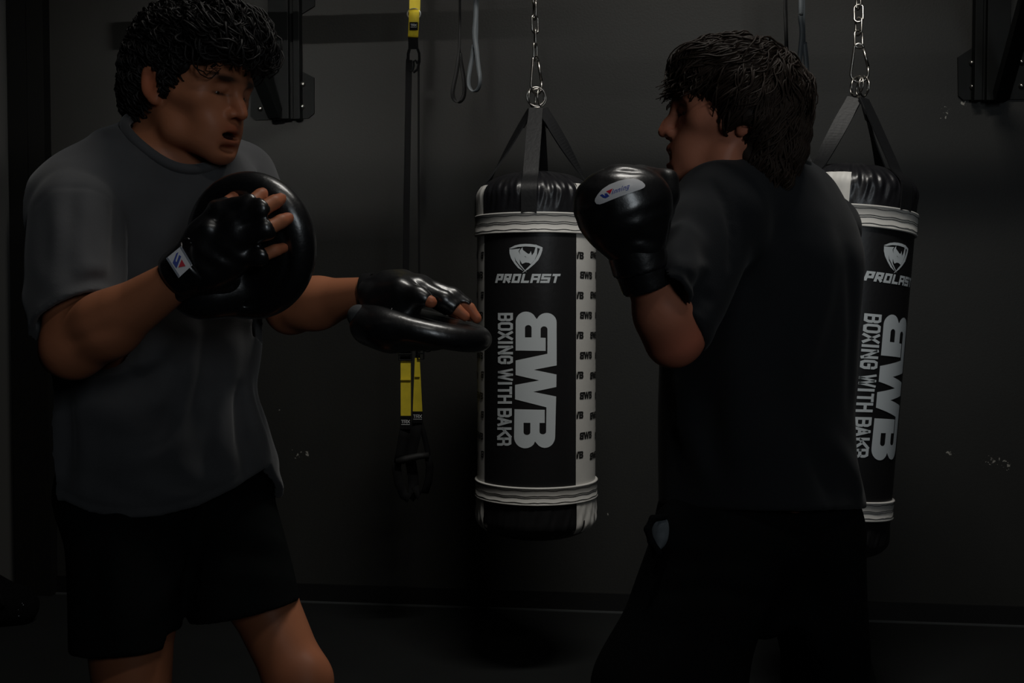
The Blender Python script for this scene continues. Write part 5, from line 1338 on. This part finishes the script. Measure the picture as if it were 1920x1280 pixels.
# ------------------------------------------------------------------ boxing gloves
def boxing_glove(label, base, fld, lo_, hi_, parts):
    root = tag(empty('boxing_glove', base), label, 'boxing glove', 'boxing gloves of the boy in black')
    field_obj('glove_body', fld, lo_, hi_, .0032, M['leather'], root); return root
g = Field()
g.ell(P(1150, 378, 1.455), (.043, .050, .040), k=.02); g.ell(P(1183, 372, 1.465), (.052, .055, .043), k=.03); g.ell(P(1190, 410, 1.468), (.046, .052, .050), k=.03)
g.cap(P(1158, 405, 1.457), P(1192, 466, 1.463), .046, .037, k=.03); g.cap(P(1118, 382, 1.455), P(1138, 410, 1.455), .022, .026, k=.03)
g.cap(P(1200, 350, 1.50), P(1236, 345, 1.52), .030, .022, k=.02)
g.cap(P(1222, 420, 1.50), P(1246, 365, 1.515), .026, .020, k=.012); g.cap(P(1246, 365, 1.515), P(1255, 334, 1.52), .020, .0135, k=.008)  # thumb
g.fold(px3([(1112, 425, 1.42), (1126, 410, 1.41), (1140, 395, 1.405)]), -.004, .005)
g.fold(px3([(1130, 330, 1.43), (1180, 322, 1.42), (1215, 333, 1.43), (1245, 352, 1.45)]), -.0030, .005)
g.fold(px3([(1242, 355, 1.47), (1250, 400, 1.45), (1248, 450, 1.45)]), -.0045, .005)
g.fold(px3([(1170, 425, 1.415), (1195, 420, 1.41), (1215, 425, 1.42)]), .003, .008); g.fold(px3([(1150, 460, 1.43), (1190, 445, 1.42), (1225, 450, 1.43)]), -.004, .008)
g.wave(lambda p: .0008*np.sin(p[:, 0]*95+4*np.sin(p[:, 2]*50))*np.sin(p[:, 2]*110))
gl1 = boxing_glove('black leather boxing glove raised beside the chin, with a white oval label', P(1180, 400, 1.46), g, tuple(c-.15 for c in P(1180, 400, 1.47)), tuple(c+.15 for c in P(1180, 400, 1.47)), None)
wa, wb = P(1188, 478, 1.462), P(1203, 532, 1.475)
def padded(name, a, b, r0, r1, parent, edge=.003):
    f_ = Field(); f_.cap(a, b, r0, r1); t = (Vector(b)-Vector(a)).normalized(); f_.cut(Vector(a)+t*.0, -t); f_.cut(Vector(b), t); f_.cap(Vector(a)-t*.2, Vector(b)+t*.2, .021, .021, op='-', k=.003)
    m_ = (Vector(a)+Vector(b))/2; return field_obj(name, f_, tuple(c-.08 for c in m_), tuple(c+.08 for c in m_), .0028, M['leather'], parent)
padded('wrist_strap', P(1188, 450, 1.462), P(1203, 508, 1.468), .0405, .0395, gl1)
padded('cuff', P(1199, 492, 1.466), P(1214, 540, 1.474), .0370, .0350, gl1)
# white oval label lying on the back of the glove
def decal(name, outline, fld, m, parent_obj, root, off, step=2.0, grow=None):
    """flat outline (pixels) laid on the surface of a field, lifted by off"""
    vs, fs = shape2d([outline]) if grow is None else grow
    bm = bmesh.new(); bv = [bm.verts.new((x, y, 0)) for x, y in vs]
    for f_ in fs:
        try: bm.faces.new([bv[i] for i in f_])
        except ValueError: pass
    for axis in ((1, 0, 0), (0, 1, 0)):
        c = [v.co.x if axis[0] else v.co.y for v in bm.verts]; x = math.floor(min(c)/step)*step+step
        while x < max(c):
            bmesh.ops.bisect_plane(bm, geom=bm.verts[:]+bm.edges[:]+bm.faces[:], plane_co=(x*axis[0], x*axis[1], 0), plane_no=axis, dist=1e-5); x += step
    bm.verts.index_update(); out = []
    for v in bm.verts:
        s = on_surface(fld, v.co.x, v.co.y); e = .002; g_ = np.array([[e, 0, 0], [-e, 0, 0], [0, e, 0], [0, -e, 0], [0, 0, e], [0, 0, -e]])+np.array(s)
        w = fld(g_); n = Vector((w[0]-w[1], w[2]-w[3], w[4]-w[5])).normalized(); out.append(s+n*off)
    faces = [tuple(v.index for v in f.verts) for f in bm.faces]; bm.free()
    o = link_mesh(name, out, faces, m, None, True); o.data.transform(Matrix.Translation(-Vector(root.location))); o.parent = parent_obj; return o
c96 = lambda L_: [(1080+x/9.6, 300+y/9.6) for x, y in L_]
oval = c96([(345, 745), (352, 700), (400, 620), (480, 530), (600, 450), (760, 385), (900, 352), (1030, 342), (1120, 362), (1190, 400), (1232, 445), (1238, 475), (1215, 505), (1150, 535), (1000, 585), (800, 655), (620, 725), (500, 775), (430, 797), (375, 790)])
lab1 = decal('label', oval, g, M['patch_white'], gl1, gl1, .0012)
decal('emblem', c96([(440, 640), (480, 618), (540, 660), (520, 612), (560, 605), (606, 655), (545, 690), (500, 682)]), g, M['patch_blue'], lab1, gl1, .0017)
decal('emblem', c96([(548, 572), (668, 520), (618, 618)]), g, M['patch_red'], lab1, gl1, .0017)
q = []
xx = 640
for ch, w_ in (('i', 26), ('n', 46), ('n', 46), ('i', 26), ('n', 46), ('g', 44)):
    for poly in glyph(ch, 0, w_, 0, 96, 13):
        pts = []
        for u, v in poly:
            X = xx+u+v*.30; Y = 628-(xx-640)*.36-u*.36-v; pts.append(c96([(X, Y)])[0])
        q.append(pts)
    xx += w_+14
for poly in q: pass
vs, fs = quads_mesh(q, 1e9)
decal('lettering', None, g, M['patch_blue'], lab1, gl1, .0018, grow=(vs, fs), step=3.0)
# the other glove, mostly hidden behind the first
g2 = Field()
g2.ell(rf+Vector((-.015, .01, .012)), (.052, .055, .055), k=.02); g2.cap(rf, lerp(rf, bRW, .7), .048, .040, k=.03); g2.cap(rf+Vector((.02, -.035, -.03)), rf+Vector((.012, -.04, .025)), .024, .018, k=.012)
gl2 = boxing_glove('black leather boxing glove half hidden behind the raised one', rf, g2, tuple(c-.14 for c in rf), tuple(c+.14 for c in rf), None)
t = (bRE-bRW).normalized(); padded('wrist_strap', bRW-t*.025, bRW+t*.03, .037, .036, gl2); padded('cuff', bRW+t*.03, bRW+t*.055, .034, .032, gl2)
